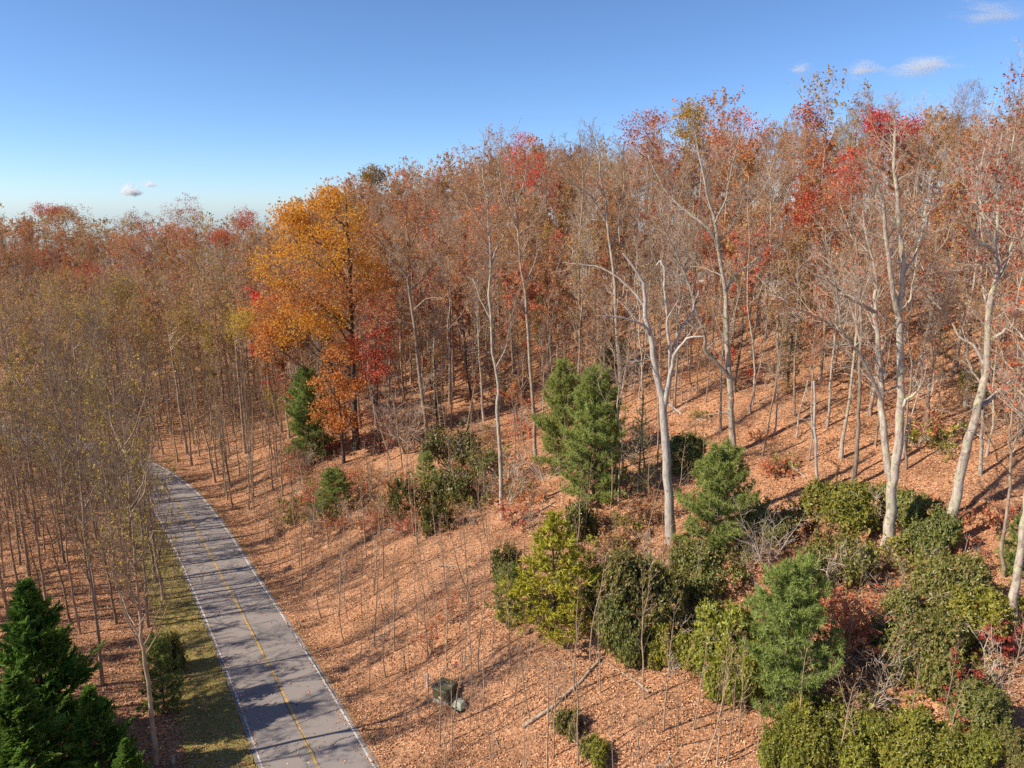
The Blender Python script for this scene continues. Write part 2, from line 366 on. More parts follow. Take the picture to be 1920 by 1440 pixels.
for k, c in enumerate([[(556, 1358), (590, 1345), (618, 1335), (650, 1326)], [(516, 1420), (545, 1412), (574, 1399)], [(600, 1435), (570, 1385), (535, 1320), (500, 1235), (468, 1172), (440, 1112)],
                       [(628, 1305), (592, 1247), (568, 1215), (535, 1163)], [(470, 1330), (500, 1322), (540, 1318), (560, 1322)], [(415, 1180), (450, 1172), (480, 1170), (520, 1162)], [(620, 1400), (640, 1385), (665, 1380)], [(440, 1290), (470, 1275), (500, 1278)]]):
    crack(c, .022 if k != 2 else .016, k)
mb = MB(); strip(mb, -3.1, -6.6, .035, wander=.10, seed=5, dz_fn=1, i0=12, i1=100)
verge = tag(link('grass_verge', mb.mesh('grass_verge', M['verge'], True)), 'strip of olive mossy grass between the road and the young trees', None, None, 'structure')
# gravel track that crosses the upper slope
P0 = np.array([hit(x, y)[:2] for x, y in ((1060, 512), (1180, 518), (1300, 522), (1400, 525), (1480, 528), (1620, 534))])
P0 = smooth_line(P0, 8); T = nrm(np.gradient(P0, axis=0)); Nn = np.stack([T[:, 1], -T[:, 0]], 1)
rows = [np.column_stack([P0 + Nn * o, height(*(P0 + Nn * o).T) + .30 + .06 * (1 - abs(o))]) for o in (-2.2, -1.2, 0, 1.2, 2.2)]
V = np.stack(rows, 1); m = 5; n = len(P0); a = (np.arange(n - 1)[:, None] * m + np.arange(m - 1)[None]).ravel()
mb = MB(); mb.add(V.reshape(-1, 3), np.stack([a, a + m, a + m + 1, a + 1], 1))
tag(link('gravel_track', mb.mesh('gravel_track', M['gravel'], True)), 'narrow grey track crossing the upper slope behind the trees', None, None, 'structure')

# ------------------------------------------------------------------ growth
def polyline(p, d, L, n, rng, wander, up):
    P = [np.array(p, float)]; d = d / np.linalg.norm(d)
    for k in range(n):
        d = d + rng.normal(size=3) * wander; d[2] += up; d /= np.linalg.norm(d); P.append(P[-1] + d * L / n)
    return np.array(P)
def along(P, s):
    seg = np.linalg.norm(np.diff(P, axis=0), axis=1); c = np.concatenate([[0], np.cumsum(seg)]); x = s * c[-1]
    k = np.clip(np.searchsorted(c, x, side='right') - 1, 0, len(seg) - 1); f = (x - c[k]) / max(seg[k], 1e-6)
    return P[k] + (P[k + 1] - P[k]) * f, (P[k + 1] - P[k]) / max(seg[k], 1e-6), c[-1]
def grow(mb, paths, rng, start=.3, step=.8, sub_len=2.2, up=.12, tw_step=.28, tw_len=.9, tw2=5, mi=0, twr=.011, spread=.8, sub_sides=4):
    """branchlets, twigs and twiglets on the given limb paths; returns the segments leaves can hang on"""
    A, T, Ln, gid = [], [], [], []; g = 0
    for P, R0, R1 in paths:
        L = np.linalg.norm(np.diff(P, axis=0), axis=1).sum(); n = max(2, int(L * (1 - start) / step))
        for q in range(n):
            f = start + (1 - start) * (q + rng.random() * .8) / n; f = min(f, .99)
            p, tan, _ = along(P, f); pr = np.cross(tan, rng.normal(size=3)); pr /= np.linalg.norm(pr) + 1e-6
            d = tan * .55 + pr * spread + np.array((0, 0, up * 3)); l = sub_len * (1.15 - .65 * f) * rng.uniform(.6, 1.25)
            SPt = polyline(p, d, l, 3, rng, .16, up); r = max(.012, (R0 + (R1 - R0) * f) * .42)
            r = min(r, .014 + l * .014)
            tube(mb, SPt, np.linspace(r, .008, 4), sub_sides, mi)
            k = max(3, int(l / tw_step))
            for s_ in (np.arange(k) + rng.random(k)) / k:
                if s_ < .12: continue
                pp, tt, _ = along(SPt, min(s_, .99)); A.append(pp); T.append(tt); Ln.append(tw_len * (1.15 - .5 * s_)); gid.append(g)
            A.append(SPt[-1]); T.append(nrm(SPt[-1] - SPt[-2])); Ln.append(tw_len); gid.append(g); g += 1
    A = np.array(A); T = np.array(T); Ln = np.array(Ln); gid = np.array(gid); N = len(A)
    pr = nrm(np.cross(T, rng.normal(size=(N, 3)))); D = nrm(T * .75 + pr * .75 + np.array((0, 0, up * 3)) + rng.normal(size=(N, 3)) * .12)
    B = A + D * (Ln * rng.uniform(.5, 1.25, N))[:, None]; cones(mb, A, B, np.full(N, twr), mi)
    SA, SB, SG = [A], [B], [gid]
    for _ in range(tw2):
        f = rng.uniform(.25, .9, N)[:, None]; a = A + (B - A) * f; pr = nrm(np.cross(D, rng.normal(size=(N, 3))))
        b = a + nrm(D * .8 + pr * .7 + np.array((0, 0, up * 2))) * (Ln * rng.uniform(.3, .7, N))[:, None]
        cones(mb, a, b, np.full(N, twr * .75), mi); SA.append(a); SB.append(b); SG.append(gid)
    return np.concatenate(SA), np.concatenate(SB), np.concatenate(SG)
def hang(mb, seg, n, size, rng, frac=1.0, mi=1, jit=.06, top=None):
    A, B, G = seg
    if n <= 0 or len(A) == 0: return
    keep = rng.random(G.max() + 1) < frac; w = keep[G].astype(float) + .03
    if top is not None: w = w * np.clip((A[:, 2] - top[0]) / (top[1] - top[0]), .02, 1)
    k = rng.choice(len(A), n, p=w / w.sum()); f = rng.uniform(.35, 1.05, n)[:, None]
    C = A[k] + (B[k] - A[k]) * f + rng.normal(size=(n, 3)) * jit
    leaves(mb, C, size * rng.uniform(.65, 1.3, n), rng, mi)
def gen_tree(seed, H, r0, crown0=.45, nl=14, limb=5.0, ang=50, up=.10, leaf_n=0, leaf_size=.17, frac=.7, step=.68, sub_len=2.4, tw_step=.3, tw_len=.95, tw2=3,
             fork=False, wig=.10, shape='round', sub_sides=4, twr=.0135, sides=7, top_leaves=False):
    """trunk builder and crown builder, base at the origin"""
    rng = np.random.default_rng(seed); tr, cr = MB(), MB()
    n = 11; z = np.linspace(-.5, H * .96, n)
    XY = np.cumsum(rng.normal(size=(n, 2)) * wig * H / 25, axis=0); XY -= XY[1] * 0 + XY[0]
    P = np.column_stack([XY, z]); rad = r0 * (1 - .93 * (np.linspace(0, 1, n)) ** 1.1); rad[0] *= 1.45; rad[1] *= 1.05
    tube(tr, P, rad, sides); paths = []
    if fork:
        f = rng.uniform(.35, .5); p, t_, _ = along(P, f); d = np.array((*rng.normal(size=2) * .35, 1.0))
        Q = polyline(p, d, H * (1 - f) * .92, 7, rng, .09, .05); r1 = r0 * (1 - .93 * f) * .75
        tube(tr, Q, np.linspace(r1, .02, 8), sides - 1); paths.append((Q, r1, .02))
    for q in range(nl):
        f = crown0 + (1 - crown0) * ((q + rng.random() * .9) / nl) ** .92; f = min(f, .985)
        p, t_, _ = along(P, f); az = q * 2.39996 + rng.normal() * .35; rel = (f - crown0) / (1 - crown0)
        l = limb * ((1.0 - .75 * rel) if shape == 'cone' else (.45 + 1.1 * rel) * (1.15 - rel ** 2.2) if shape == 'vase' else math.sqrt(max(.06, 1 - (1.75 * rel - .75) ** 2 * .95 if rel > .43 else .55 + rel))) * rng.uniform(.7, 1.2)
        a = R(ang * (1 - .35 * rel) + rng.normal() * 9); d = np.array((math.cos(az) * math.sin(a), math.sin(az) * math.sin(a), math.cos(a)))
        Q = polyline(p, d, l, 5, rng, .14, up); r1 = min(np.interp(f, np.linspace(0, 1, n), rad) * .6, .02 + l * .016)
        tube(tr, Q, np.linspace(r1, .014, 6), 5); paths.append((Q, r1, .014))
    for q in range(9):
        f = rng.uniform(.14, crown0 + .08); p, t_, _ = along(P, f); az = rng.random() * 6.283; d = np.array((math.cos(az), math.sin(az), rng.normal() * .3 + .1))
        Q = polyline(p, d, rng.uniform(.7, 2.4), 3, rng, .2, -.02); tube(tr, Q, [.03, .022, .015, .006], 4)
        if q % 2: paths.append((Q, .02, .008))
    paths.append((P[int(n * .65):], rad[int(n * .65)], .02))
    seg = grow(cr, paths, rng, .22, step, sub_len, up, tw_step, tw_len, tw2, 0, twr, .8, sub_sides)
    hang(cr, seg, leaf_n, leaf_size, rng, frac, 1, .07, (H * .62, H * .95) if top_leaves else None)
    return tr, cr
def gen_leafy(seed, H, r0, lobes, leaf_per=1500, leaf_size=.2, twigs=True, clump=.38, crown_lo=None, low=None):
    """dense-crowned tree: lobes = (x, y, z, rx, ry, rz)"""
    rng = np.random.default_rng(seed); tr, cr = MB(), MB(); top = max(l[2] for l in lobes)
    n = 9; z = np.linspace(-.5, top, n); XY = np.cumsum(rng.normal(size=(n, 2)) * .09, axis=0); XY -= XY[0]
    P = np.column_stack([XY, z]); rad = r0 * (1 - .85 * np.linspace(0, 1, n)); rad[0] *= 1.4; tube(tr, P, rad, 8)
    for (x, y, z0, rx, ry, rz) in lobes:
        c = np.array((x, y, z0)); f = np.clip((z0 - rz * .8 - np.hypot(x, y) * .5) / (top + .5), .25, .9); p, t_, _ = along(P, f)
        mid = (p + c) / 2 + np.array((0, 0, -.06 * np.linalg.norm(c - p))) + rng.normal(size=3) * .3
        Q = np.array([p, p + (mid - p) * .5 + rng.normal(size=3) * .1, mid, (mid + c) / 2 + rng.normal(size=3) * .2, c])
        tube(tr, Q, np.linspace(r0 * .42, .03, 5), 5)
        if twigs: grow(cr, [(Q, r0 * .3, .03)], rng, .35, .8, max(rx, rz) * .9, .05, .5, .8, 1, 0, .012)
        nc = max(8, int(leaf_per / 28)); D = None; D = nrm(rng.normal(size=(nc, 3))); rr = rng.uniform(.45, 1.05, nc)[:, None] ** .7
        C0 = c + D * rr * np.array((rx, ry, rz)); m = 28
        C = (C0[:, None] + rng.normal(size=(nc, m, 3)) * clump * np.array((1, 1, .7))).reshape(-1, 3)
        cones(cr, c + (C0 - c) * .25, C0, np.full(nc, .014), 0)
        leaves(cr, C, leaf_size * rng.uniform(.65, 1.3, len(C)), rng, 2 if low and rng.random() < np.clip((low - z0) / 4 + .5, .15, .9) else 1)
    return tr, cr
def needles(mb, C, D, rng, n, L, w, mi=1, cone=.9):
    """tufts of n thin blades at C pointing about D"""
    N = len(C); C = np.repeat(C, n, 0); D = np.repeat(D, n, 0)
    U = nrm(D + rng.normal(size=C.shape) * cone); l = L * rng.uniform(.6, 1.15, len(C))[:, None]
    Vv = nrm(np.cross(U, rng.normal(size=C.shape))) * w; base = C + U * l * .08
    V = np.stack([base - Vv, base + Vv, C + U * l], 1)
    mb.add(V.reshape(-1, 3), np.arange(len(C) * 3).reshape(-1, 3), mi)
def gen_pine(seed, H, Rm, lo=.06, whorls=14, per=6, tuft=9, nl=.30, nw=.022, droop=.0, dens=1.0, taper=.9, cone=.9):
    rng = np.random.default_rng(seed); tr, cr = MB(), MB(); n = 9; z = np.linspace(-.4, H, n)
    XY = np.cumsum(rng.normal(size=(n, 2)) * .03 * H / 8, axis=0); XY -= XY[0]; P = np.column_stack([XY, z]); r0 = .018 * H
    tube(tr, P, r0 * (1.03 - np.linspace(0, 1, n)), 6); C, D = [], []
    for q in range(whorls):
        f = lo + (.97 - lo) * (q + .3 * rng.random()) / whorls; p, t_, _ = along(P, f); rel = (f - lo) / (1 - lo)
        prof = (1 - rel ** 1.6) ** taper * min(1, .7 + rel * 1.6)
        for k in range(per):
            az = k * 2 * math.pi / per + q * 1.1 + rng.normal() * .3; l = max(.25, Rm * prof * rng.uniform(.6, 1.25))
            e = .12 + .9 * rel - droop; d = np.array((math.cos(az), math.sin(az), e + rng.normal() * .12))
            Q = polyline(p, d, l, 4, rng, .08, .05 - droop * .1); tube(tr, Q, np.linspace(.01 + .012 * l, .006, 5), 4)
            m = max(3, int(l * 8.5 * dens))
            for s_ in np.sqrt(rng.uniform(.04, 1, m)):
                pp, tt, _ = along(Q, min(s_, .99)); side = np.cross(tt, (0, 0, 1)); side /= np.linalg.norm(side) + 1e-6
                off = rng.normal() * l * .22 * (1.15 - s_ * .6); c = pp + side * off + np.array((0, 0, rng.normal() * .08 + .05 * abs(off)))
                C.append(c); D.append(nrm(tt * .6 + side * np.sign(off) * min(1, abs(off) * 1.5) + np.array((0, 0, .35))))
    m = 12; C.extend(P[-1] - np.array((0, 0, 1)) * s_ for s_ in rng.uniform(0, .1 * H, m)); D.extend([np.array((0, 0, 1.))] * m)
    needles(cr, np.array(C), np.array(D), rng, tuft, nl, nw, 0, cone); return tr, cr
def gen_cypress(seed, H, Rm, n=700):
    rng = np.random.default_rng(seed); tr, cr = MB(), MB()
    tube(tr, np.array([(0, 0, -.4), (0, 0, H * .5), (.05, 0, H * .97)]), [.16, .1, .02], 6)
    bump = rng.uniform(.45, 1.5, (7, 9))
    for q in range(n):
        f = rng.random() ** 1.2 * .98; az = rng.random() * 6.283; k = bump[int(f * 6.99), int(az / 6.284 * 9)]
        rr = (Rm * (1 - f) ** .95 * min(1, .75 + f * 2) * k + .22) * rng.uniform(.75, 1.1)
        a = np.array((0, 0, f * H * .97)); d = nrm(np.array((math.cos(az), math.sin(az), rng.uniform(.3, .8) + f * 1.2)))
        Q = polyline(a + d * rr * .3, d, rr * .8, 3, rng, .1, .03)
        if q % 3 == 0: tube(tr, Q, [.018, .014, .01, .005], 3)
        pl = nrm(rng.normal(size=3) * .7 + np.array((0, 0, 1.2))); tan = nrm(Q[-1] - Q[1]); side = nrm(np.cross(tan, pl)); m = int(6 + 5 * rr)
        for s_ in np.linspace(.35, 1, m):
            base = along(Q, min(s_, .99))[0]; sg = 1 if rng.random() < .5 else -1; L = .62 * (1.2 - .5 * s_) * rng.uniform(.7, 1.25)
            U = nrm(tan * .8 + side * sg * .7 + rng.normal(size=3) * .2); w_ = nrm(np.cross(U, pl)); B = []; D = []; Z = []
            for t_ in (.1, .35, .6, .85):
                for e in (-1, 1): B.append(base + U * L * t_); D.append(nrm(U * .85 + w_ * e * .75)); Z.append(L * .5 * (1.15 - t_))
            B.append(base); D.append(U); Z.append(L)
            leaves(cr, np.array(B), np.array(Z), rng, 0, .15, np.array(D), np.tile(pl, (9, 1)), .06)
    return tr, cr
def gen_bush(seed, lobes, ros=420, leaf=.17, nl=7, wid=.2, inner=.35, stems=9):
    rng = np.random.default_rng(seed); st, cr = MB(), MB(); tot = sum(l[3] * l[4] for l in lobes)
    for (x, y, z, rx, rz) in lobes:
        n = int(ros * rx * rz / tot * len(lobes) * .7); D = nrm(rng.normal(size=(n, 3)) + np.array((0, 0, .35)))
        rr = np.where(rng.random(n) < inner, rng.uniform(.4, .85, n), rng.uniform(.78, 1.3, n))[:, None]
        C = np.array((x, y, z)) + D * rr * np.array((rx, rx, rz)) + rng.normal(size=(n, 3)) * .13; C[:, 2] = np.maximum(C[:, 2], .05)
        Cc = np.repeat(C, nl, 0); Dd = np.repeat(nrm(D + np.array((0, 0, .6)) + rng.normal(size=D.shape) * .45), nl, 0); Dd = nrm(Dd + rng.normal(size=Dd.shape) * .3)
        U = nrm(np.cross(Dd, rng.normal(size=Dd.shape)) + Dd * .25); leaves(cr, Cc, leaf * rng.uniform(.7, 1.25, len(Cc)), rng, 0, wid, U, Dd, -.08)
        for _ in range(5):
            az, l = rng.random() * 6.283, rng.uniform(.35, .9); b = np.array((x + math.cos(az) * rx * .8, y + math.sin(az) * rx * .8, z + rz * .5)); e = b + np.array((math.cos(az) * .5, math.sin(az) * .5, rng.uniform(.4, 1.1))) * l
            tube(st, np.array([b, (b + e) / 2 + rng.normal(size=3) * .05, e]), [.016, .012, .006], 3); k_ = 14
            leaves(cr, b + (e - b) * rng.uniform(.35, 1.05, (k_, 1)), leaf * rng.uniform(.8, 1.3, k_), rng, 0, wid, nrm(rng.normal(size=(k_, 3)) + np.array((0, 0, .4))))
        for _ in range(max(2, stems // len(lobes))):
            b = np.array((x * .3 + rng.normal() * .15, y * .3 + rng.normal() * .15, -.2)); e = np.array((x, y, z)) + nrm(rng.normal(size=3)) * np.array((rx, rx, rz)) * .8; e[2] = max(e[2], .3)
            tube(st, np.array([b, (b + e) / 2 + rng.normal(size=3) * .12, e]), [.035, .022, .008], 4)
    return st, cr
def gen_brush(seed, H, stems, spread=.5, tw=1.0, leaf_n=0, leaf_size=.12, r=.03):
    rng = np.random.default_rng(seed); st, cr = MB(), MB(); paths = []
    for q in range(stems):
        az = rng.random() * 6.283; d = np.array((math.cos(az) * spread, math.sin(az) * spread, 1)); h = H * rng.uniform(.55, 1.05)
        Q = polyline((rng.normal() * .12, rng.normal() * .12, -.2), d, h, 5, rng, .13, .02); tube(st, Q, np.linspace(r, .008, 6), 5); paths.append((Q, r, .008))
    seg = grow(cr, paths, rng, .2, .38 / tw, H * .3, .04, .28, .5, 2, 0, .008, .9, 3); hang(cr, seg, leaf_n, leaf_size, rng, .8, 1, .04); return st, cr
def gen_sapling(seed, H, r0, leaf_n=0, leaf_size=.13):
    rng = np.random.default_rng(seed); tr, cr = MB(), MB(); n = 7
    XY = np.cumsum(rng.normal(size=(n, 2)) * .05 * H / 6, axis=0); XY -= XY[0]; P = np.column_stack([XY, np.linspace(-.3, H, n)])
    tube(tr, P, r0 * (1 - np.linspace(0, .95, n) ** 1.3), 5)
    seg = grow(cr, [(P, r0, .008)], rng, .35, .45, H * .16, .10, .35, .45, 1, 0, .0065, .75, 3); hang(cr, seg, leaf_n, leaf_size, rng, .7, 1, .04); return tr, cr

# prototypes are (part meshes); every copy is its own Empty with its own parts
class Proto:
    def __init__(s, a, b, ma, mbs, na='trunk', nb='crown'):
        s.a = a.mesh(na, ma, True); s.b = b.mesh(nb, mbs, False); s.na, s.nb = na, nb
    def put(s, name, loc, label=None, cat=None, group=None, rz=0, sc=1, tilt=(0, 0)):
        o = thing(name, loc, label, cat, group, rz, sc); o.rotation_euler = (tilt[0], tilt[1], rz)
        link(s.na, s.a, o); q = link(s.nb, s.b, o)
        if s.nb == 'side_twigs': q['kind'] = 'stuff'
        return o
rnd = random.Random(7)
ALL = []                                             # (object, base point, kind) for the forest labels

# ------------------------------------------------------------------ traced large trees
def lerp_line(P, n):
    P = np.array(P, float); seg = np.linalg.norm(np.diff(P, axis=0), axis=1); c = np.concatenate([[0], np.cumsum(seg)]); x = np.linspace(0, c[-1], n)
    return np.stack([np.interp(x, c, P[:, k]) for k in range(3)], 1)
def hero(name, label, cat, seed, trunk, r0, r1, limbs, bark, twig, leafm=None, leaf_n=0, leaf_size=.16, lean=0, frac=.6, twigs=1.0, group=None, sub_len=2.3, base=None, up=.1, start=.4, base_at=None):
    rng = np.random.default_rng(seed); b = hit(*(base_at or trunk[0])); Y = b[1]; org = b.copy(); r0 *= .74; limbs = [(p_, a_ * .74, c_ * .8, d_) for p_, a_, c_, d_ in limbs]
    o = thing(name, tuple(org), label, cat, group)
    def path(pts, d0, d1):
        n = len(pts); P = np.array([at_Y(x, y, Y + d0 + (d1 - d0) * q / max(n - 1, 1)) for q, (x, y) in enumerate(pts)]) - org
        P = smooth_line(P, 3); k = len(P); P[1:-1] += rng.normal(size=(k - 2, 3)) * .035; return P
    T = path(trunk, 0, lean); T[0, 2] -= .4; k = len(T); rad = r0 + (r1 - r0) * np.linspace(0, 1, k) ** .9; rad[0] *= 1.22; rad[1] *= 1.12; rad[2] *= 1.04
    m = MB(); tube(m, T, rad, 12, 0, True); link('trunk', m.mesh('trunk', bark, True), o); paths = [(T[int(k * start):], rad[int(k * start)], r1)]
    for pts, a, c, dy in limbs:
        d0 = lean * .0 + np.interp(pts[0][1], [trunk[-1][1], trunk[0][1]], [lean, 0])
        Q = path(pts, d0, d0 + dy); m = MB(); tube(m, Q, np.linspace(a, c, len(Q)), 8, 0, True); link('limb', m.mesh('limb', bark, True), o); paths.append((Q, a, c))
    if twigs > 0:
        cr = MB()
        for P, a, c in list(paths):
            L = np.linalg.norm(np.diff(P, axis=0), axis=1).sum()
            for q in range(max(1, int(L / 2.4 * min(1, twigs)))):
                f = rng.uniform(.2, .92); p, t_, _ = along(P, f); pr = nrm(np.cross(t_, rng.normal(size=3))); l = rng.uniform(1.5, 3.6) * (1.1 - .4 * f)
                Q = polyline(p, t_ * .7 + pr * .8 + np.array((0, 0, .25)), l, 6, rng, .2, .07); r_ = min((a + (c - a) * f) * .55, .02 + l * .018)
                tube(cr, Q, np.linspace(r_, .012, 7), 5, 2); paths.append((Q, r_, .012))
        seg = grow(cr, paths, rng, .3, .5 / twigs, sub_len, up, .3, .9, 5 if twigs > .5 else 2, 0, .011); hang(cr, seg, leaf_n, leaf_size, rng, frac, 1)
        link('crown', cr.mesh('crown', [twig, leafm or M['leaf_tan'], bark]), o)
    return o, org
LAND = {}
o, LAND['the dead white snag'] = hero('dead_tree', 'dead silver white snag with broken hooked limbs and no bark in front of the slope', 'dead tree', 11,
     [(1258, 1022), (1254, 925), (1248, 835), (1245, 770), (1238, 735), (1227, 683), (1220, 633), (1210, 596), (1209, 550), (1200, 521), (1168, 475)], .50, .07,
     [([(1220, 633), (1208, 611), (1181, 600), (1147, 594), (1120, 592)], .13, .05, -2.0), ([(1210, 592), (1206, 571), (1185, 546), (1160, 521), (1127, 504), (1090, 496), (1056, 492)], .14, .03, 1.8),
      ([(1243, 752), (1252, 715), (1254, 692), (1254, 642), (1250, 587), (1245, 537), (1245, 502), (1238, 490), (1231, 497)], .20, .07, .8),
      ([(1245, 765), (1254, 715), (1260, 685), (1268, 658), (1289, 635), (1318, 631)], .27, .07, -2.2), ([(1264, 668), (1267, 640), (1289, 600), (1300, 575), (1310, 545)], .14, .05, 2),
      ([(1246, 752), (1262, 764), (1277, 776)], .11, .07, -1.2), ([(1227, 690), (1212, 680), (1196, 676), (1180, 682)], .09, .02, -1)],
     M['bark_dead'], M['twig_pale'], twigs=.28, sub_len=1.3)
hero('pale_tree', 'tall pale grey tree with long sweeping lower limb behind the dead snag', 'tree', 12,
     [(1375, 850), (1372, 800), (1370, 750), (1364, 650), (1362, 587), (1358, 537), (1347, 467), (1337, 400), (1327, 367), (1310, 283), (1300, 235)], .42, .05,
     [([(1350, 470), (1345, 450), (1318, 421), (1285, 396), (1252, 362), (1227, 321), (1215, 290)], .22, .04, 2), ([(1372, 715), (1347, 683), (1322, 658), (1322, 629), (1306, 587), (1297, 550), (1281, 508), (1252, 442), (1239, 412), (1225, 370)], .24, .03, -3),
      ([(1361, 550), (1377, 517), (1402, 500), (1431, 471), (1456, 458)], .14, .03, 1.5), ([(1340, 420), (1362, 370), (1372, 310), (1390, 250)], .13, .03, -2), ([(1356, 520), (1325, 505), (1295, 500)], .1, .03, 1),
      ([(1345, 455), (1375, 420), (1395, 360)], .11, .03, 2)], M['bark_pale'], M['twig_pale'], M['leaf_tan'], 500)
hero('forked_tree', 'tall lichen covered tree with two trunks rising from the laurel thicket', 'tree', 13,
     [(1661, 1027), (1670, 960), (1672, 910), (1681, 860), (1687, 780), (1689, 720), (1687, 650), (1686, 590), (1692, 517), (1687, 433), (1683, 383), (1677, 308), (1680, 250), (1676, 215)], .50, .05,
     [([(1672, 905), (1664, 868), (1655, 795), (1651, 745), (1650, 696), (1643, 630), (1640, 579), (1642, 512), (1625, 446), (1618, 395)], .36, .05, 2.2), ([(1690, 770), (1700, 750), (1716, 738), (1730, 718), (1736, 690)], .17, .04, -1.5),
      ([(1686, 595), (1671, 529), (1662, 446), (1658, 392), (1646, 350), (1633, 317), (1625, 280)], .22, .04, -2), ([(1641, 585), (1608, 567), (1577, 548), (1550, 520)], .17, .04, -2),
      ([(1652, 750), (1633, 705), (1600, 650), (1579, 625), (1571, 558), (1558, 496), (1540, 440)], .17, .03, -2.5), ([(1600, 640), (1558, 608), (1520, 590), (1496, 579), (1454, 550)], .11, .02, -2.5),
      ([(1690, 520), (1720, 470), (1735, 400), (1745, 330)], .12, .03, 2), ([(1680, 600), (1705, 560), (1715, 520), (1722, 450)], .12, .03, 2)], M['bark_pale'], M['twig_pale'], M['leaf_red'], 320, frac=.3)
o, LAND['the leaning pale trunk'] = hero('leaning_tree', 'thick pale trunk leaning uphill with red leaves along its crooked limbs', 'tree', 14,
     [(1775, 1022), (1795, 930), (1810, 850), (1830, 780), (1843, 720), (1850, 696), (1852, 629), (1858, 558), (1872, 505), (1864, 462), (1872, 400), (1868, 330), (1880, 250)], .46, .05,
     [([(1864, 470), (1848, 462), (1833, 454), (1812, 421), (1795, 385)], .19, .04, -2), ([(1838, 765), (1855, 750), (1890, 720), (1925, 680), (1960, 640)], .25, .06, 2), ([(1852, 640), (1880, 622), (1900, 605), (1912, 542), (1925, 470)], .17, .04, -2),
      ([(1850, 690), (1826, 650), (1800, 632), (1780, 600), (1745, 560), (1720, 530)], .14, .03, 2.5), ([(1860, 550), (1890, 480), (1915, 400), (1930, 330)], .14, .04, 2), ([(1855, 590), (1842, 540), (1838, 500), (1830, 450)], .1, .03, 2),
      ([(1868, 360), (1895, 290), (1905, 210), (1900, 160)], .09, .02, -1), ([(1864, 460), (1842, 400), (1836, 340), (1850, 260), (1862, 190)], .1, .02, 1.5)],
     M['bark_pale'], M['twig_pale'], M['leaf_crimson'], 1700, .17, frac=.4)
hero('pale_tree', 'pale smooth trunk at the edge of the picture below the crimson shrub', 'tree', 15,
     [(1900, 1200), (1901, 1120), (1912, 1040), (1922, 960), (1930, 860), (1938, 700), (1945, 520), (1950, 380)], .33, .06, [([(1938, 700), (1955, 640), (1965, 560)], .1, .03, 2), ([(1944, 540), (1920, 470), (1905, 420)], .1, .03, -1)], M['bark_pale'], M['twig_pale'], M['leaf_red'], 500)
hero('pale_tree', 'straight grey trunk rising behind the laurel thicket beside the forked tree', 'tree', 16,
     [(1600, 915), (1606, 850), (1610, 795), (1612, 720), (1613, 600), (1610, 500), (1600, 420), (1596, 340)], .26, .04, [([(1612, 640), (1590, 560), (1575, 480)], .1, .03, 2), ([(1611, 560), (1630, 480), (1638, 400)], .09, .03, -2), ([(1605, 460), (1580, 400), (1570, 340)], .08, .02, 2)], M['bark'], M['twig'], M['leaf_rust'], 900)
hero('snag_pole', 'thin bare bleached pole of a dead tree above the laurel thicket', 'dead tree', 17, [(1532, 920), (1530, 850), (1528, 780), (1526, 715)], .15, .09, [], M['bark_dead'], M['twig_pale'], twigs=0)
hero('grey_tree', 'tall straight grey trunk with curled side limbs uphill of the small logs', 'tree', 18,
     [(1005, 868), (1002, 816), (998, 740), (992, 661), (985, 553), (974, 480), (971, 426), (964, 372), (960, 320), (955, 268)], .30, .04,
     [([(988, 590), (975, 570), (960, 548), (940, 548)], .1, .02, -2), ([(975, 490), (995, 440), (1010, 420)], .09, .02, 1.5), ([(970, 430), (945, 370), (935, 310), (940, 270)], .12, .03, -1.5), ([(966, 390), (985, 330), (990, 280)], .1, .02, 2), ([(983, 540), (1000, 500), (1010, 460), (1012, 400)], .1, .02, 2)], M['bark'], M['twig'], M['leaf_rust'], 1100)
hero('grey_tree', 'tall pale grey trunk standing lowest beside the open leafy bank', 'tree', 19,
     [(942, 975), (939, 900), (937, 845), (932, 770), (935, 720), (924, 661), (918, 553), (920, 491), (917, 437), (913, 372), (905, 310), (908, 262)], .27, .035,
     [([(930, 690), (945, 660), (955, 620), (948, 590)], .09, .03, -1.5), ([(919, 500), (935, 460), (950, 430), (958, 390)], .1, .02, 1.8), ([(915, 440), (890, 400), (872, 360), (850, 330)], .1, .02, -1.8), ([(921, 600), (900, 560), (885, 520), (860, 500)], .08, .02, 2), ([(912, 370), (930, 330), (938, 290)], .08, .02, 1)], M['bark_pale'], M['twig'], M['leaf_rust'], 1500, frac=.5)
hero('grey_tree', 'dark grey crooked oak with thin russet leaves beside the orange oak', 'tree', 20,
     [(801, 845), (801, 816), (787, 704), (776, 607), (769, 553), (765, 517), (768, 460), (760, 410), (765, 360)], .36, .04,
     [([(766, 525), (750, 500), (735, 488), (710, 450), (690, 430)], .14, .03, -2), ([(768, 545), (795, 520), (815, 490), (830, 470)], .12, .03, 2), ([(775, 610), (750, 600), (735, 604), (700, 608)], .1, .02, -2), ([(767, 470), (790, 420), (800, 370)], .1, .02, 2), ([(772, 585), (800, 560), (830, 558), (850, 540)], .1, .02, -2)], M['bark'], M['twig'], M['leaf_rust'], 4200, .2, frac=.75)
hero('grey_tree', 'tall trunk with dark burl and arching limb uphill of the blue green pine', 'tree', 21,
     [(1091, 696), (1090, 650), (1089, 608), (1085, 504), (1086, 460), (1089, 421), (1093, 350), (1090, 290), (1085, 245)], .32, .04,
     [([(1086, 500), (1060, 492), (1045, 500), (1040, 525)], .1, .03, -1.5), ([(1092, 370), (1075, 340), (1055, 310), (1042, 270)], .11, .02, 2), ([(1088, 430), (1110, 412), (1125, 413)], .1, .03, -2), ([(1091, 340), (1110, 290), (1118, 250)], .09, .02, 1)], M['bark'], M['twig'], M['leaf_tan'], 700)
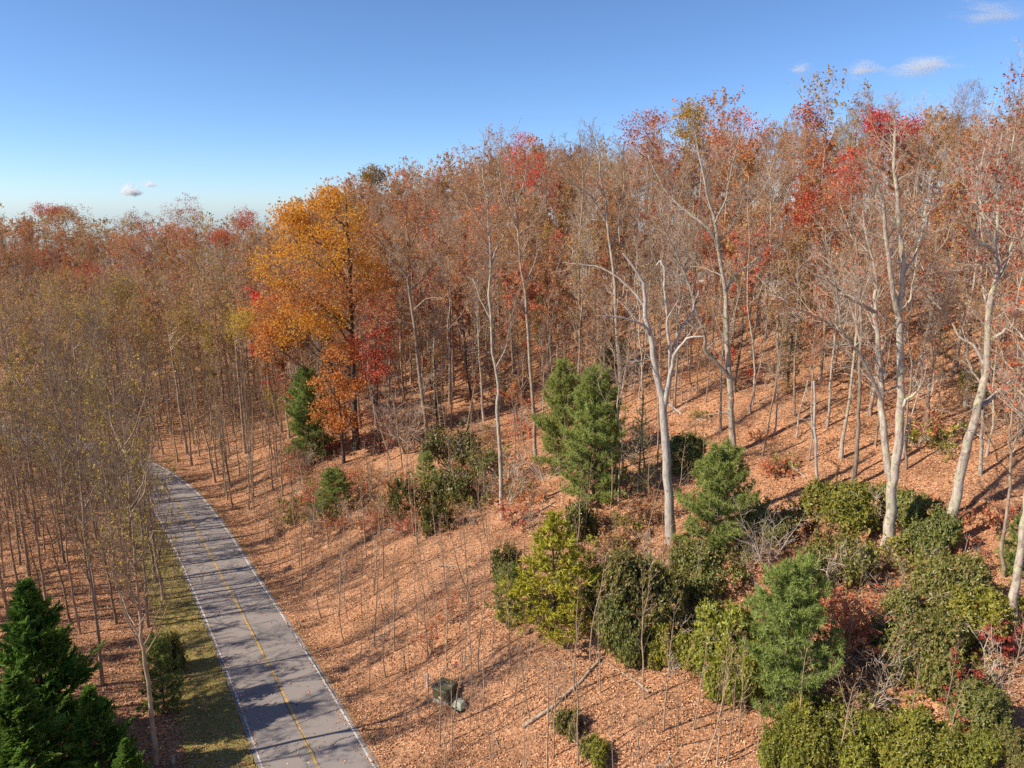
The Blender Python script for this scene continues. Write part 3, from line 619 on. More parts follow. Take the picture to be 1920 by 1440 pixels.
hero('grey_tree', 'tall pale trunk with a wide arching limb just uphill of the dead snag', 'tree', 22,
     [(1166, 728), (1156, 608), (1150, 504), (1139, 421), (1135, 379), (1125, 330), (1122, 290), (1110, 245)], .33, .04,
     [([(1138, 418), (1115, 378), (1095, 358), (1060, 330), (1050, 290)], .14, .03, -2), ([(1146, 470), (1165, 410), (1185, 380), (1208, 350)], .12, .03, 2), ([(1152, 520), (1162, 470), (1160, 410), (1170, 340), (1165, 280)], .14, .03, 2)], M['bark_pale'], M['twig'], M['leaf_tan'], 500)
for k, (bx, by, tx, ty, r, lab) in enumerate([(1838, 890, 1848, 500, .20, 'grey trunk in the shade just behind the leaning pale trunk'), (1882, 1080, 1905, 640, .16, 'slim brown trunk standing between the leaning trunk and the picture edge'),
        (1410, 760, 1400, 330, .15, 'slender grey trunk uphill of the large green pine'), (1740, 800, 1760, 420, .20, 'dim grey trunk uphill between the forked tree and leaning trunk'), (1550, 800, 1580, 480, .17, 'leaning grey trunk in the shade uphill of the bleached pole'),
        (745, 830, 700, 560, .16, 'bent grey trunk leaning toward the orange oak'), (1205, 760, 1190, 440, .17, 'slim straight trunk hidden partly by the dead snag'), (1700, 880, 1712, 430, .13, 'thin pale trunk close behind the forked tree'),
        (1160, 940, 1160, 560, .10, 'thin pinkish brown trunk in front of the blue green pine'), (845, 800, 840, 380, .15, 'thin grey tree between the crooked oak and the lowest grey trunk'),
        (1460, 700, 1440, 300, .2, 'grey tree with russet leaves uphill of the hanging hemlock'), (1295, 720, 1275, 360, .14, 'slim grey tree between the dead snag and the sweeping limb')]):
    rg = np.random.default_rng(100 + k); n = 7; pts = [(bx + (tx - bx) * q / n + rg.normal() * 3 * (q > 0), by + (ty - by) * q / n) for q in range(n + 1)]
    lm = []
    for q in (3, 4, 5, 6):
        sx = rg.choice([-1, 1]); L = (by - ty) * rg.uniform(.1, .2); x, y = pts[q]; lm.append(([(x, y), (x + sx * L * .4, y - L * .5), (x + sx * L * .6, y - L * 1.1), (x + sx * L * .9, y - L * 1.5)], r * .4, .02, rg.normal() * 2))
    hero('slim_tree', lab, 'tree', 200 + k, pts, r, .03, lm, M['bark'] if k % 2 else M['bark_pale'], M['twig'], M['leaf_rust' if k in (3, 5, 9, 10) else 'leaf_tan'], 1300 if k in (5, 9, 10) else 350, .18)

# roadside trees in front on the downhill side
lf = [('tall bare roadside tree with a broom of fine twigs beside the mossy verge', [(292, 1440), (285, 1345), (272, 1245), (262, 1170), (255, 1070), (245, 980), (238, 880), (230, 790)], .20, 700),
      ('twin stemmed grey tree just behind the taller cypress', [(192, 1285), (186, 1200), (172, 1100), (160, 1000), (150, 880), (140, 780), (132, 690)], .17, 420),
      ('slim dark trunk standing behind the twin stemmed grey tree', [(150, 1190), (138, 1120), (125, 1030), (118, 930), (112, 820), (110, 700)], .14, 380),
      ('dark trunk beside the cypress tip with a few yellow leaves', [(90, 1160), (78, 1080), (68, 1000), (55, 880), (45, 780), (38, 690)], .17, 500),
      ('slim grey roadside tree behind the tall broom of twigs', [(245, 1120), (240, 1050), (232, 960), (225, 860), (220, 760), (216, 670)], .13, 450)]
for k, (lab, tr, r, ln) in enumerate(lf):
    rg = np.random.default_rng(300 + k); lm = []
    for q in range(2, len(tr) - 1):
        for sx in (-1, 1, -1, 1, 1 if q % 2 else -1):
            x, y = tr[q]; y -= rg.uniform(0, 60); L = rg.uniform(60, 140) * (1.2 - .08 * q); x = np.interp(y, [tr[q + 1][1], tr[q][1]], [tr[q + 1][0], tr[q][0]])
            lm.append(([(x, y), (x + sx * L * .25, y - L * .45), (x + sx * L * .42, y - L * 1.0), (x + sx * L * .5, y - L * 1.6)], r * .3, .012, rg.normal() * 1.6))
    ob, og = hero('roadside_tree', lab, 'tree', 320 + k, tr, r, .02, lm, M['bark_young'], M['twig_dark'], M['leaf_yellow'], int(ln * 1.1), .15, frac=.4, sub_len=2.0, twigs=.7, up=.16, start=.25, base_at=(tr[0][0], min(tr[0][1], 1435)))
    if k == 0: LAND['the tall roadside broom'] = og

# ------------------------------------------------------------------ the orange oak and other bright crowns
def lobes_px(base, items):
    L = []
    for x, y, rx, ry, dy in items:
        c = at_Y(x, y, base[1] + dy) - base; m = (base[1] + dy) / FPX * 1.0; L.append((c[0], c[1], c[2], rx * m * .93, (rx + ry) * .46 * m, ry * m * .95))
    return L
ob = hit(668, 842); LAND['the orange oak'] = ob
a, b = gen_leafy(31, 26, .42, lobes_px(ob, [(545, 440, 45, 45, 0), (520, 500, 48, 55, -2), (585, 415, 50, 50, 2), (640, 410, 48, 50, -1), (665, 460, 45, 55, 2), (610, 480, 55, 55, -3), (565, 545, 60, 50, -3), (650, 540, 50, 50, -2),
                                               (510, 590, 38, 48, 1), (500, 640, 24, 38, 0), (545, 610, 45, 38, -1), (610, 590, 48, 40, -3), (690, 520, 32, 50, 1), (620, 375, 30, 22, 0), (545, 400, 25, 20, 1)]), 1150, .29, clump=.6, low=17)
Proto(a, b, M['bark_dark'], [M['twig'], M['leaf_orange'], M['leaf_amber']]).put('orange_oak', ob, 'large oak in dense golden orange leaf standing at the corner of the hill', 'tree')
b2 = hit(645, 868)
a, b = gen_leafy(32, 14, .2, lobes_px(b2, [(640, 670, 40, 28, 0), (620, 720, 42, 32, -.5), (660, 735, 35, 32, 0), (610, 775, 35, 28, 0), (650, 790, 32, 28, 0)]), 700, .34, clump=.42)
Proto(a, b, M['bark_dark'], [M['twig'], M['leaf_amber']]).put('young_oak', b2, 'smaller salmon orange oak growing below the golden orange oak', 'tree')
b3 = hit(712, 850)
a, b = gen_leafy(33, 16, .2, lobes_px(b3, [(710, 590, 38, 35, 1), (690, 640, 35, 38, 0), (720, 640, 34, 38, 2), (705, 690, 28, 28, 0)]), 800, .22, clump=.5)
Proto(a, b, M['bark_dark'], [M['twig'], M['leaf_red']]).put('russet_tree', b3, 'dark russet red tree pressed against the orange oak on its uphill side', 'tree')
def crown_tree(name, label, bx, by, items, leafm, per, ls, seed, clump=.5, bark='bark', cat='tree', group=None, r0=.22):
    bs = hit(bx, by); a, b = gen_leafy(seed, 20, r0, lobes_px(bs, items), per, ls, clump=clump)
    return Proto(a, b, M[bark], [M['twig'], M[leafm]]).put(name, bs, label, cat, group), bs
crown_tree('red_maple', 'deep red maple crown on the skyline above the grey trunks', 985, 610, [(985, 275, 30, 28, 0), (965, 300, 24, 28, 1), (1000, 305, 22, 28, -1), (980, 330, 30, 26, 0)], 'leaf_red', 650, .24, 41)
crown_tree('yellow_tree', 'single golden yellow crown standing out on the skyline', 1300, 570, [(1295, 208, 20, 18, 0), (1285, 235, 24, 20, 1), (1308, 232, 18, 22, -1), (1292, 265, 24, 18, 0)], 'leaf_yellow', 650, .26, 42)
crown_tree('red_maple', 'bright scarlet maple high on the slope uphill of the forked tree', 1570, 650, [(1600, 300, 20, 26, 0), (1580, 335, 30, 28, 1), (1560, 370, 24, 24, -1), (1595, 350, 22, 22, 0), (1510, 380, 20, 26, -1), (1505, 410, 18, 16, 0)], 'leaf_red', 520, .22, 43)
crown_tree('red_maple', 'scarlet maple with split crown on the skyline behind the forked tree', 1680, 610, [(1655, 235, 22, 22, 0), (1665, 260, 24, 18, 1), (1700, 235, 20, 24, -1), (1640, 225, 14, 20, 0)], 'leaf_red', 560, .22, 44)
crown_tree('red_maple', 'thin crimson maple with gaps in its crown above the leaning pale trunk', 1790, 700, [(1850, 300, 30, 26, 0), (1830, 330, 32, 26, 2), (1870, 340, 26, 24, -2), (1790, 350, 26, 26, 1), (1830, 480, 30, 22, 0), (1760, 510, 26, 30, 0), (1740, 540, 26, 20, 1), (1870, 440, 26, 20, -1)], 'leaf_crimson', 260, .22, 45, .7)
crown_tree('red_maple', 'sparse pink red maple crown on the skyline uphill of the gravel track', 1520, 560, [(1520, 205, 20, 16, 0), (1505, 225, 16, 18, 0), (1530, 232, 18, 16, 1)], 'leaf_crimson', 300, .24, 46, .6)
crown_tree('russet_tree', 'broad salmon russet crown on the skyline beside the yellow crown', 1350, 600, [(1380, 225, 36, 24, 0), (1345, 245, 30, 26, 1), (1410, 255, 30, 28, -1), (1370, 275, 40, 28, 0)], 'leaf_salmon', 380, .26, 47, .7)
crown_tree('russet_tree', 'pinkish russet crown on the skyline downhill of the yellow crown', 1210, 590, [(1200, 232, 30, 22, 0), (1225, 235, 22, 26, 1), (1180, 255, 22, 22, -1), (1215, 265, 30, 24, 0)], 'leaf_salmon', 330, .26, 48, .7)
ridge = [(345, 395, 42, 'leaf_crimson', 'broad purple red crown topping the far ridge'), (262, 420, 34, 'leaf_rust', 'russet crown on the far ridge next to the broad purple red crown'), (130, 410, 34, 'leaf_rust', 'wide russet crown on the far ridge above the scarlet pair'), (95, 402, 22, 'leaf_crimson', 'small dark red crown on the far ridge near its outer end'),
         (455, 415, 36, 'leaf_crimson', 'rosy red crown on the far ridge close to the orange oak'), (425, 445, 24, 'leaf_crimson', 'small deep red crown under the rosy ridge crown'), (240, 455, 38, 'leaf_salmon', 'salmon crown just below the far ridge line'), (165, 510, 34, 'leaf_crimson', 'dull scarlet crown lower down the far slope'), (125, 515, 24, 'leaf_rust', 'dull red crown beside the scarlet crown on the far slope'),
         (222, 535, 36, 'leaf_olive', 'rounded golden olive crown in front of the far slope'), (350, 590, 44, 'leaf_olive', 'pale olive crown of a tall poplar in the valley'), (160, 570, 40, 'leaf_olive', 'yellow green crown in the valley below the scarlet crown'), (460, 590, 30, 'leaf_yellow', 'golden yellow crown behind the orange oak in the valley'), (700, 330, 22, 'leaf_olive', 'small olive gold crown on the skyline near the orange oak'),
         (330, 430, 36, 'leaf_salmon', 'orange russet crown under the broad purple red crown'), (60, 465, 40, 'leaf_rust', 'dull brown russet crown at the outer end of the far ridge')]
for k, (x, y, r, lm, lab) in enumerate(ridge):
    rg = np.random.default_rng(500 + k); y = y - 9 if y < 430 else y; it = [(x + rg.normal() * r * .45, y + abs(rg.normal()) * r * .5, r * rg.uniform(.45, .7), r * rg.uniform(.4, .6), rg.normal() * 2) for _ in range(6)] + [(x, y, r * .7, r * .55, 0)]
    far = y < 480
    by = (y + 135 if far else y + 260 if y > 525 else y + 180) if x < 600 else y + 190
    crown_tree('poplar' if lm in ('leaf_olive', 'leaf_yellow') else 'ridge_tree', lab, x, by, it, lm, 420 if far else 330, .34 if far else .22, 520 + k, .75)

# ------------------------------------------------------------------ evergreens
pines = [gen_pine(61, 10, 3.5, whorls=17, per=8, tuft=24, dens=.95, taper=.6, nl=.38, nw=.027, cone=1.1), gen_pine(62, 8, 3.6, whorls=14, per=7, tuft=24, dens=.95, taper=.55, nl=.38, nw=.027, cone=1.1), gen_pine(63, 6, 2.2, whorls=11, per=7, tuft=22, dens=1.0, taper=.6, nw=.024, cone=1.1)]
PP = [Proto(a, b, M['bark_dark'], M['pine']) for a, b in pines]
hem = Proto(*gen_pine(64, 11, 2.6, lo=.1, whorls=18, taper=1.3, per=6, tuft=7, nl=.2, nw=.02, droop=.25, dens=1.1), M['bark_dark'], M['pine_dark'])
lar = Proto(*gen_pine(65, 6, 2.2, lo=.12, whorls=12, per=6, tuft=12, nl=.26, nw=.03, droop=.12, dens=1.5), M['bark_dark'], M['larch'])
HGT = [10, 8, 6]
def pine(px, by, ty, k, label, wid=1.0, proto=None, h0=None, name='white_pine', cat='pine', rz=None):
    p = hit(px, by); H = at_Y(px, ty, p[1])[2] - p[2]; s = H / (h0 or HGT[k]); q = proto or PP[k]
    return q.put(name, p, label, cat, None, rnd.random() * 6 if rz is None else rz, (s * wid, s * wid, s)), p
o, LAND['the blue green pine'] = pine(1112, 940, 690, 0, 'bushy blue green white pine at the centre of the slope', .82)
pine(1052, 880, 682, 1, 'darker green pine tucked behind the blue green pine', .6)
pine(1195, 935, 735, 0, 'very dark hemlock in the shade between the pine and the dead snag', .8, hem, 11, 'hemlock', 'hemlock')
o, LAND['the large green pine'] = pine(1340, 1040, 838, 1, 'wide green pine beside the foot of the dead snag', .82)
pine(1462, 1330, 1062, 1, 'dense rounded pine lowest on the laurel bank', .74)
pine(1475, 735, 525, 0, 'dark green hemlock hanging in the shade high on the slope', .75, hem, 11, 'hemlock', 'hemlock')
pine(582, 860, 690, 0, 'green pine standing below the orange oak', .8)
pine(630, 960, 880, 2, 'low green pine at the edge of the open bank nearest the road', 1.5)
pine(800, 915, 850, 2, 'small bright green pine at the foot of the crooked oak', 1.1)
pine(955, 1160, 1060, 2, 'small bushy pine beside the yellow green conifer', 1.0)
pine(1035, 1185, 960, 0, 'thin yellow green conifer with drooping sprays on the open bank', 1.1, lar, 6, 'yellow_conifer', 'conifer')
pine(600, 690, 590, 2, 'dark green pine top seen under the orange oak leaves', .9)
pine(1020, 640, 555, 2, 'small green pine between grey trunks uphill of the bank', .9)
pine(1902, 1075, 965, 2, 'green pine bough at the picture edge behind the pale trunk', .9)
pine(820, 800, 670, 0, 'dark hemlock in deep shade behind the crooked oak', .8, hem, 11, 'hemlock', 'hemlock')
pine(310, 1330, 1195, 2, 'small dark pine behind the roadside broom of twigs', .8)
cyp = Proto(*gen_cypress(71, 12, 3.4, 460), M['bark_dark'], M['cypress'])
def cypress(x, y, Y, z, s, w, label):
    t = at_Y(x, y, Y); g = hz(t[0], Y); H = t[2] - g; return cyp.put('cypress', (t[0], Y, g), label, 'cypress', None, rnd.random() * 6, (H / 12 * w, H / 12 * w, H / 12)), np.array((t[0], Y, g))
o, LAND['the taller cypress'] = cypress(42, 1085, 37, 0, 1, 1.05, 'tallest dark green cypress with feathery sprays in the near corner')
cypress(165, 1285, 34.5, 0, 1, 1.15, 'middle sized cypress between the tallest and the lowest cypress')
cypress(232, 1385, 32.5, 0, 1, 1.1, 'lowest cypress nearest the mossy verge')
cypress(20, 1260, 33, 0, 1, 1.2, 'cypress at the outer corner in front of the tallest one')

# ------------------------------------------------------------------ laurel and shrubs
def rand_lobes(seed, w, h, n):
    rg = np.random.default_rng(seed); L = []
    for q in range(n):
        a, r_ = rg.random() * 6.283, w * math.sqrt(rg.random()) * .8; z = rg.uniform(.25, .75) * h * (1 - .5 * (r_ / w) ** 2); L.append((r_ * math.cos(a), r_ * math.sin(a), z, rg.uniform(.2, .4) * w * .8, rg.uniform(.2, .4) * h))
    return L
BW = [2.6, 2.0, 1.5, 2.7]; BH = [2.0, 2.5, 1.3, 2.3]
bl = [rand_lobes(70 + i, BW[i], BH[i], [10, 9, 6, 12][i]) for i in range(4)]
bg_ = [gen_bush(80 + i, l, [980, 880, 470, 1180][i], .185, 6, .22) for i, l in enumerate(bl)]
for i in (0, 2): bl.append(rand_lobes(75 + i, BW[i], BH[i], 10)); BW.append(BW[i]); BH.append(BH[i]); bg_.append(gen_bush(90 + i, bl[-1], [150, 0, 80][i], .22, 5, .22, .5, 22))
bush_dark = [Proto(a, b, M['bark_dark'], M['rhodo'], 'stem', 'foliage') for a, b in bg_]; bush_lime = [Proto(a, b, M['bark_dark'], M['rhodo_lime'], 'stem', 'foliage') for a, b in bg_]
def bush(x, yb, yt, w, k, lime, label, name='laurel_bush'):
    p = hit(x, yb); m = p[1] / FPX; H = max(.5, at_Y(x, yt, p[1])[2] - p[2]); s = w * .92 * m / (2 * BW[k] * .8)
    return (bush_lime if lime else bush_dark)[k].put(name, p, label, 'bush', 'laurel and rhododendron bushes on the bank', rnd.random() * 6, (s, s, H / BH[k])), p
bushes = [(1180, 1190, 1040, 190, 3, 0, 'large dark laurel mass below the dead snag'), (1225, 1165, 1065, 130, 1, 0, 'dark laurel beside the foot of the dead snag'), (1170, 1230, 1130, 120, 0, 0, 'dark laurel skirt at the lower edge of the large laurel mass'),
    (1585, 985, 905, 150, 3, 1, 'green laurel thicket around the foot of the bleached pole'), (1632, 965, 908, 95, 0, 1, 'lime tinged laurel in front of the straight grey trunk'), (1712, 988, 925, 85, 1, 0, 'laurel wrapped round the foot of the forked tree'), (1742, 1045, 970, 105, 0, 0, 'laurel between the forked tree and the leaning trunk'),
    (1560, 1090, 1010, 150, 4, 0, 'shaded laurel under the thicket of dead twigs'), (1790, 1150, 1040, 150, 3, 0, 'laurel downhill of the leaning pale trunk'), (1820, 1200, 1110, 130, 1, 1, 'sunlit rounded laurel beside the crimson shrub'), (1700, 1210, 1120, 180, 3, 0, 'broad dark laurel beside the scarlet shrub'), (1740, 1270, 1170, 150, 0, 0, 'laurel at the lower edge of the broad dark laurel'),
    (1350, 1260, 1140, 130, 1, 1, 'lime green laurel in front of the dense rounded pine'), (1400, 1310, 1200, 150, 3, 1, 'yellowish laurel at the foot of the dense rounded pine'), (1310, 1250, 1180, 90, 0, 1, 'small lime laurel at the downhill tip of the bank'), (1330, 1110, 1040, 120, 4, 0, 'low laurel under the wide green pine'),
    (1510, 1400, 1310, 150, 3, 1, 'bright lime laurel at the lowest edge of the bank'), (1470, 1430, 1360, 110, 0, 1, 'yellow green laurel cut by the lower picture edge'), (1600, 1425, 1350, 140, 0, 1, 'lime laurel between the two largest low bushes'), (1720, 1435, 1350, 170, 3, 1, 'wide yellow green laurel cut by the lower picture edge'), (1830, 1370, 1290, 110, 1, 0, 'upright dark laurel near the crimson bramble'), (1820, 1440, 1380, 110, 0, 1, 'low lime laurel under the upright dark laurel'),
    (1895, 1430, 1370, 90, 0, 0, 'small laurel in the lower corner of the slope'), (760, 965, 905, 60, 5, 0, 'small upright laurel alone on the open bank'), (820, 995, 940, 55, 5, 0, 'small laurel beside the upright one on the open bank'), (870, 940, 880, 110, 4, 0, 'spreading laurel behind the two small open bank laurels'), (920, 900, 850, 80, 4, 0, 'dim laurel under the lowest grey trunk'),
    (1285, 880, 820, 80, 1, 0, 'dark laurel between the dead snag and the sweeping limb tree'), (1290, 1090, 1020, 70, 1, 0, 'narrow laurel against the dead snag base'), (1440, 1020, 950, 110, 4, 0, 'laurel behind the white stemmed dead shrub'), (1480, 1180, 1110, 80, 5, 0, 'laurel in the gap behind the dense rounded pine'), (950, 1090, 1030, 60, 2, 0, 'dark laurel behind the yellow green conifer'),
    (850, 870, 810, 120, 4, 0, 'shaded laurel behind the bright small pine'), (1085, 1010, 950, 70, 2, 0, 'low laurel under the blue green pine'), (820, 1330 - 400, 890, 60, 2, 1, 'low lime laurel beside the bright small pine'), (1830, 735, 700, 60, 2, 1, 'small lime laurel uphill behind the leaning trunk'), (1150, 690, 640, 60, 2, 1, 'faint green laurel uphill of the dark hemlock'), (1890, 1190, 1130, 80, 2, 1, 'laurel at the picture edge behind the pale trunk'),
    (320, 1260, 1200, 60, 2, 0, 'low laurel at the back edge of the mossy verge'), (1060, 1375, 1335, 60, 2, 0, 'tiny laurel among saplings near the fallen log'), (1120, 1430, 1395, 70, 2, 1, 'yellowish low bush at the lower picture edge'), (1240, 1240, 1180, 70, 2, 1, 'green sprig bush below the large laurel mass')]
for q in bushes:
    o, p = bush(*q)
    if q[6].startswith('large dark laurel'): LAND['the large laurel mass'] = p
def shrub(x, yb, yt, w, leafm, n, label, seed, ls=.16, stems=7, name='red_shrub', group=None, bark='bark_young', twig='twig', spread=None):
    p = hit(x, yb); H = at_Y(x, yt, p[1])[2] - p[2]; m = p[1] / FPX; sp = spread or max(.3, w * m / 2 / max(H, .5))
    a, b = gen_brush(seed, H * 1.05, stems, min(sp, 1.4), 1.0, n, ls, .02 + .006 * H)
    Proto(a, b, M[bark], [M[twig], M[leafm]], 'stem', 'foliage').put(name, p, label, 'shrub', group); return p
shrub(1597, 1245, 1105, 110, 'leaf_salmon', 3000, 'orange red shrub between the dense pine and the broad laurel', 90)
shrub(1560, 1190, 1130, 50, 'leaf_salmon', 700, 'small orange shrub beside the dense rounded pine', 91)
shrub(1850, 1220, 1145, 95, 'leaf_crimson', 1900, 'crimson shrub beside the pale trunk near the picture edge', 92)
shrub(1790, 1310, 1225, 80, 'leaf_crimson', 1400, 'crimson bramble below the broad dark laurel', 93)
shrub(705, 850, 770, 60, 'leaf_crimson', 900, 'pinkish crimson young tree at the foot of the orange oak', 94)
shrub(545, 890, 820, 50, 'leaf_salmon', 500, 'pale salmon shrub on the shady roadside bank', 95, spread=.3)
shrub(845, 1165, 1095, 55, 'leaf_salmon', 220, 'thin salmon leaved sapling on the open bank', 96, spread=.25)
shrub(808, 1225, 1165, 50, 'leaf_salmon', 260, 'orange red leaved sapling uphill of the utility boxes', 97, spread=.25)
shrub(1190, 1000, 915, 100, 'leaf_dead', 1700, 'dead brown shrub with shrivelled leaves beneath the dark hemlock', 98, name='dead_shrub')
shrub(1250, 1195, 1150, 50, 'leaf_crimson', 300, 'small dull red shrub against the large laurel mass', 99)
shrub(1330, 1010, 960, 60, 'leaf_red', 300, 'thin red shrub peeking over the wide green pine', 89)
shrub(1530, 650, 590, 80, 'leaf_rust', 1200, 'rust orange shrub beside the hanging hemlock', 88)
shrub(1435, 1066, 915, 130, 'leaf_tan', 0, 'white stemmed dead shrub with a spray of bare twigs', 87, stems=8, name='dead_shrub', bark='bark_dead', twig='twig_pale', spread=.45)
shrub(1690, 1150, 1030, 130, 'leaf_tan', 60, 'dead pale shrub with drooping dry twigs over the broad laurel', 86, stems=8, name='dead_shrub', bark='bark_dead', twig='twig_pale', spread=.8)
shrub(1250, 1215, 1140, 70, 'leaf_tan', 0, 'small grey bundle of dead twigs on the large laurel mass', 85, stems=7, name='dead_shrub', bark='bark_dead', twig='twig_pale', spread=.8)
shrub(1160, 1085, 1000, 110, 'leaf_tan', 0, 'bare grey shrub with a pale bent stem above the large laurel', 84, stems=6, name='dead_shrub', bark='bark_dead', twig='twig_pale', spread=.8)
shrub(1020, 900, 820, 130, 'leaf_tan', 0, 'tangle of fallen pale branches beside the straight grey trunk', 83, stems=8, name='dead_shrub', bark='bark_dead', twig='twig_pale', spread=1.2)
shrub(760, 850, 680, 150, 'leaf_tan', 150, 'wide grey bare shrub of many leaning stems near the crooked oak', 82, stems=9, name='dead_shrub', bark='bark', twig='twig_pale', spread=.45)
shrub(1560, 1010, 930, 150, 'leaf_tan', 60, 'spray of bare tan twigs over the laurel thicket', 81, stems=7, name='dead_shrub', twig='twig_pale', spread=.7)

# ------------------------------------------------------------------ fallen logs, stump, stake, utility boxes
def log(label, pts, r, mat, seed=0):
    rg = np.random.default_rng(seed); P = np.array([hit(*p) for p in pts]); P = lerp_line(P, 10); P[:, 2] = height(P[:, 0], P[:, 1]) + r * .7
    c = P[0].copy(); o = thing('fallen_log', tuple(c), label, 'log'); m = MB(); tube(m, P - c, np.linspace(r, r * .6, 10) * (1 + rg.normal(size=10) * .06), 8, 0, True); link('bole', m.mesh('bole', mat, True), o)
    for k in range(3):
        p, t_, _ = along(P - c, rg.uniform(.3, .95)); d = np.cross(t_, rg.normal(size=3)); d[2] = abs(d[2]) + .3
        m = MB(); tube(m, polyline(p, d, rg.uniform(.6, 1.4), 3, rg, .1, 0), [r * .35, r * .25, r * .18, .01], 5); link('branch_stub', m.mesh('branch_stub', mat, True), o)
log('long mossy fallen log lying across the low bank among saplings', [(980, 1365), (1040, 1325), (1090, 1280), (1130, 1235)], .13, M['bark'], 1)
log('short grey fallen log below the straight grey trunk', [(958, 985), (995, 967), (1040, 942)], .14, M['bark'], 2)
log('thin pale fallen pole uphill of the short grey log', [(985, 890), (1010, 865), (1050, 832)], .07, M['bark_dead'], 3)
log('thin pale stick lying behind the wide green pine', [(1305, 790), (1330, 780), (1375, 772)], .08, M['bark_dead'], 4)
p = hit(325, 1432); m = MB(); tube(m, np.array([(0, 0, -.2), (0, 0, .25), (.02, 0, .55)]), [.13, .10, .095], 10); o = thing('stump', p, 'small cut stump at the edge of the mossy verge', 'stump'); link('bole', m.mesh('bole', M['bark_pale'], True), o)
m = MB(); a = np.arange(10) / 10 * 6.283; m.add(np.vstack([np.column_stack([.02 + .095 * np.cos(a), .095 * np.sin(a), np.full(10, .55)]), [(.02, 0, .56)]]), np.stack([np.arange(10), (np.arange(10) + 1) % 10, np.full(10, 10)], 1)); link('cut_face', m.mesh('cut_face', M['wood_cut']), o)

def boxmesh(mb, x0, x1, y0, y1, z0, z1, mi=0, top=None, bev=.02):
    """bevelled box; top=(dx, dy) shrinks the top"""
    tx, ty = top or (0, 0)
    def ring(z, e, k): ax0, ax1, ay0, ay1 = x0 + tx * k + e, x1 - tx * k - e, y0 + ty * k + e, y1 - ty * k - e; b = bev; return [(ax0 + b, ay0, z), (ax1 - b, ay0, z), (ax1, ay0 + b, z), (ax1, ay1 - b, z), (ax1 - b, ay1, z), (ax0 + b, ay1, z), (ax0, ay1 - b, z), (ax0, ay0 + b, z)]
    V = ring(z0, 0, 0) + ring(z1 - bev, 0, 1) + ring(z1, bev, 1); F = []
    for r_ in range(2):
        for k in range(8): F.append((r_ * 8 + k, r_ * 8 + (k + 1) % 8, r_ * 8 + 8 + (k + 1) % 8, r_ * 8 + 8 + k))
    F += [(16, 17, 22, 23), (17, 18, 21, 22), (18, 19, 20, 21)]
    mb.add(V, F, mi)
p = hit(836, 1306); LAND['the green utility box'] = p
yaw = R(-33)
o = thing('transformer_box', p, 'dark olive green pad mounted utility box among the fallen leaves', 'utility box', None, yaw); o.rotation_euler = (R(4), R(-5), yaw)
def bx_part(name, mat, *a, parent=None, **k):
    m = MB(); boxmesh(m, *a, **k); return link(name, m.mesh(name, mat), parent)
bx_part('pad', M['concrete'], -.66, .66, -.60, .60, -.35, .06, parent=o)
cab = bx_part('cabinet', M['box_green'], -.62, .62, -.30, .55, .06, .86, parent=o)
bx_part('door', M['box_green'], -.60, .60, -.55, -.303, .10, .80, parent=o)
lid = bx_part('lid', M['box_green'], -.66, .66, -.60, .02, .865, .905, parent=o)
bx_part('lid', M['box_green'], -.64, .64, .04, .58, .865, .895, parent=o)
bx_part('hinge_strip', M['concrete'], -.3, .2, -.005, .030, .885, .92, parent=o, bev=.005)
bx_part('warning_sticker', M['label_yellow'], -.14, .14, -.556, -.552, .18, .36, parent=o, bev=.001)
bx_part('handle', M['black'], .30, .36, -.59, -.552, .45, .62, parent=o, bev=.008)
p2 = hit(862, 1328); o = thing('cable_pedestal', p2, 'pale green low pedestal with sloping lid beside the dark utility box', 'utility box', None, R(-38))
bx_part('base', M['black'], -.33, .33, -.27, .27, -.3, .16, parent=o)
bx_part('cover', M['box_pale'], -.40, .40, -.34, .34, .163, .55, parent=o, top=(.10, .12), bev=.04)
bx_part('latch', M['black'], -.05, .05, -.345, -.29, .22, .30, parent=o, bev=.01)
p3 = hit(802, 1288); o = thing('marker_post', p3, 'pale grey round marker post uphill of the dark utility box', 'post')
m = MB(); tube(m, np.array([(0, 0, -.3), (0, 0, .4), (0.01, 0, .82)]), [.085, .085, .08], 12, 0, True); link('shaft', m.mesh('shaft', M['grey_plastic'], True), o)
m = MB(); tube(m, np.array([(.01, 0, .80), (.01, 0, .86), (.01, 0, .94), (.01, 0, .97)]), [.105, .108, .105, .07], 12, 0, True); link('cap', m.mesh('cap', M['white_line'], True), o)
p4 = hit(854, 1268); o = thing('survey_stake', p4, 'thin survey stake with pink ribbon uphill of the utility boxes', 'stake')
m = MB(); tube(m, np.array([(0, 0, -.2), (.01, 0, .5), (.02, 0, 1.15)]), [.018, .018, .015], 6, 0, True); link('shaft', m.mesh('shaft', M['twig'], True), o)
m = MB(); m.add([(0.02, 0, 1.1), (.10, .02, 1.02), (.08, .03, .60), (.03, .01, .66), (.02, 0, .9)], [(0, 1, 4)]); m.add([(.02, 0, .9), (.10, .02, 1.02), (.08, .03, .60), (.03, .01, .66)], [(0, 1, 2, 3)])
boxmesh(m, -.02, .06, -.03, .03, .82, 1.12, bev=.005); link('ribbon', m.mesh('ribbon', M['pink']), o)

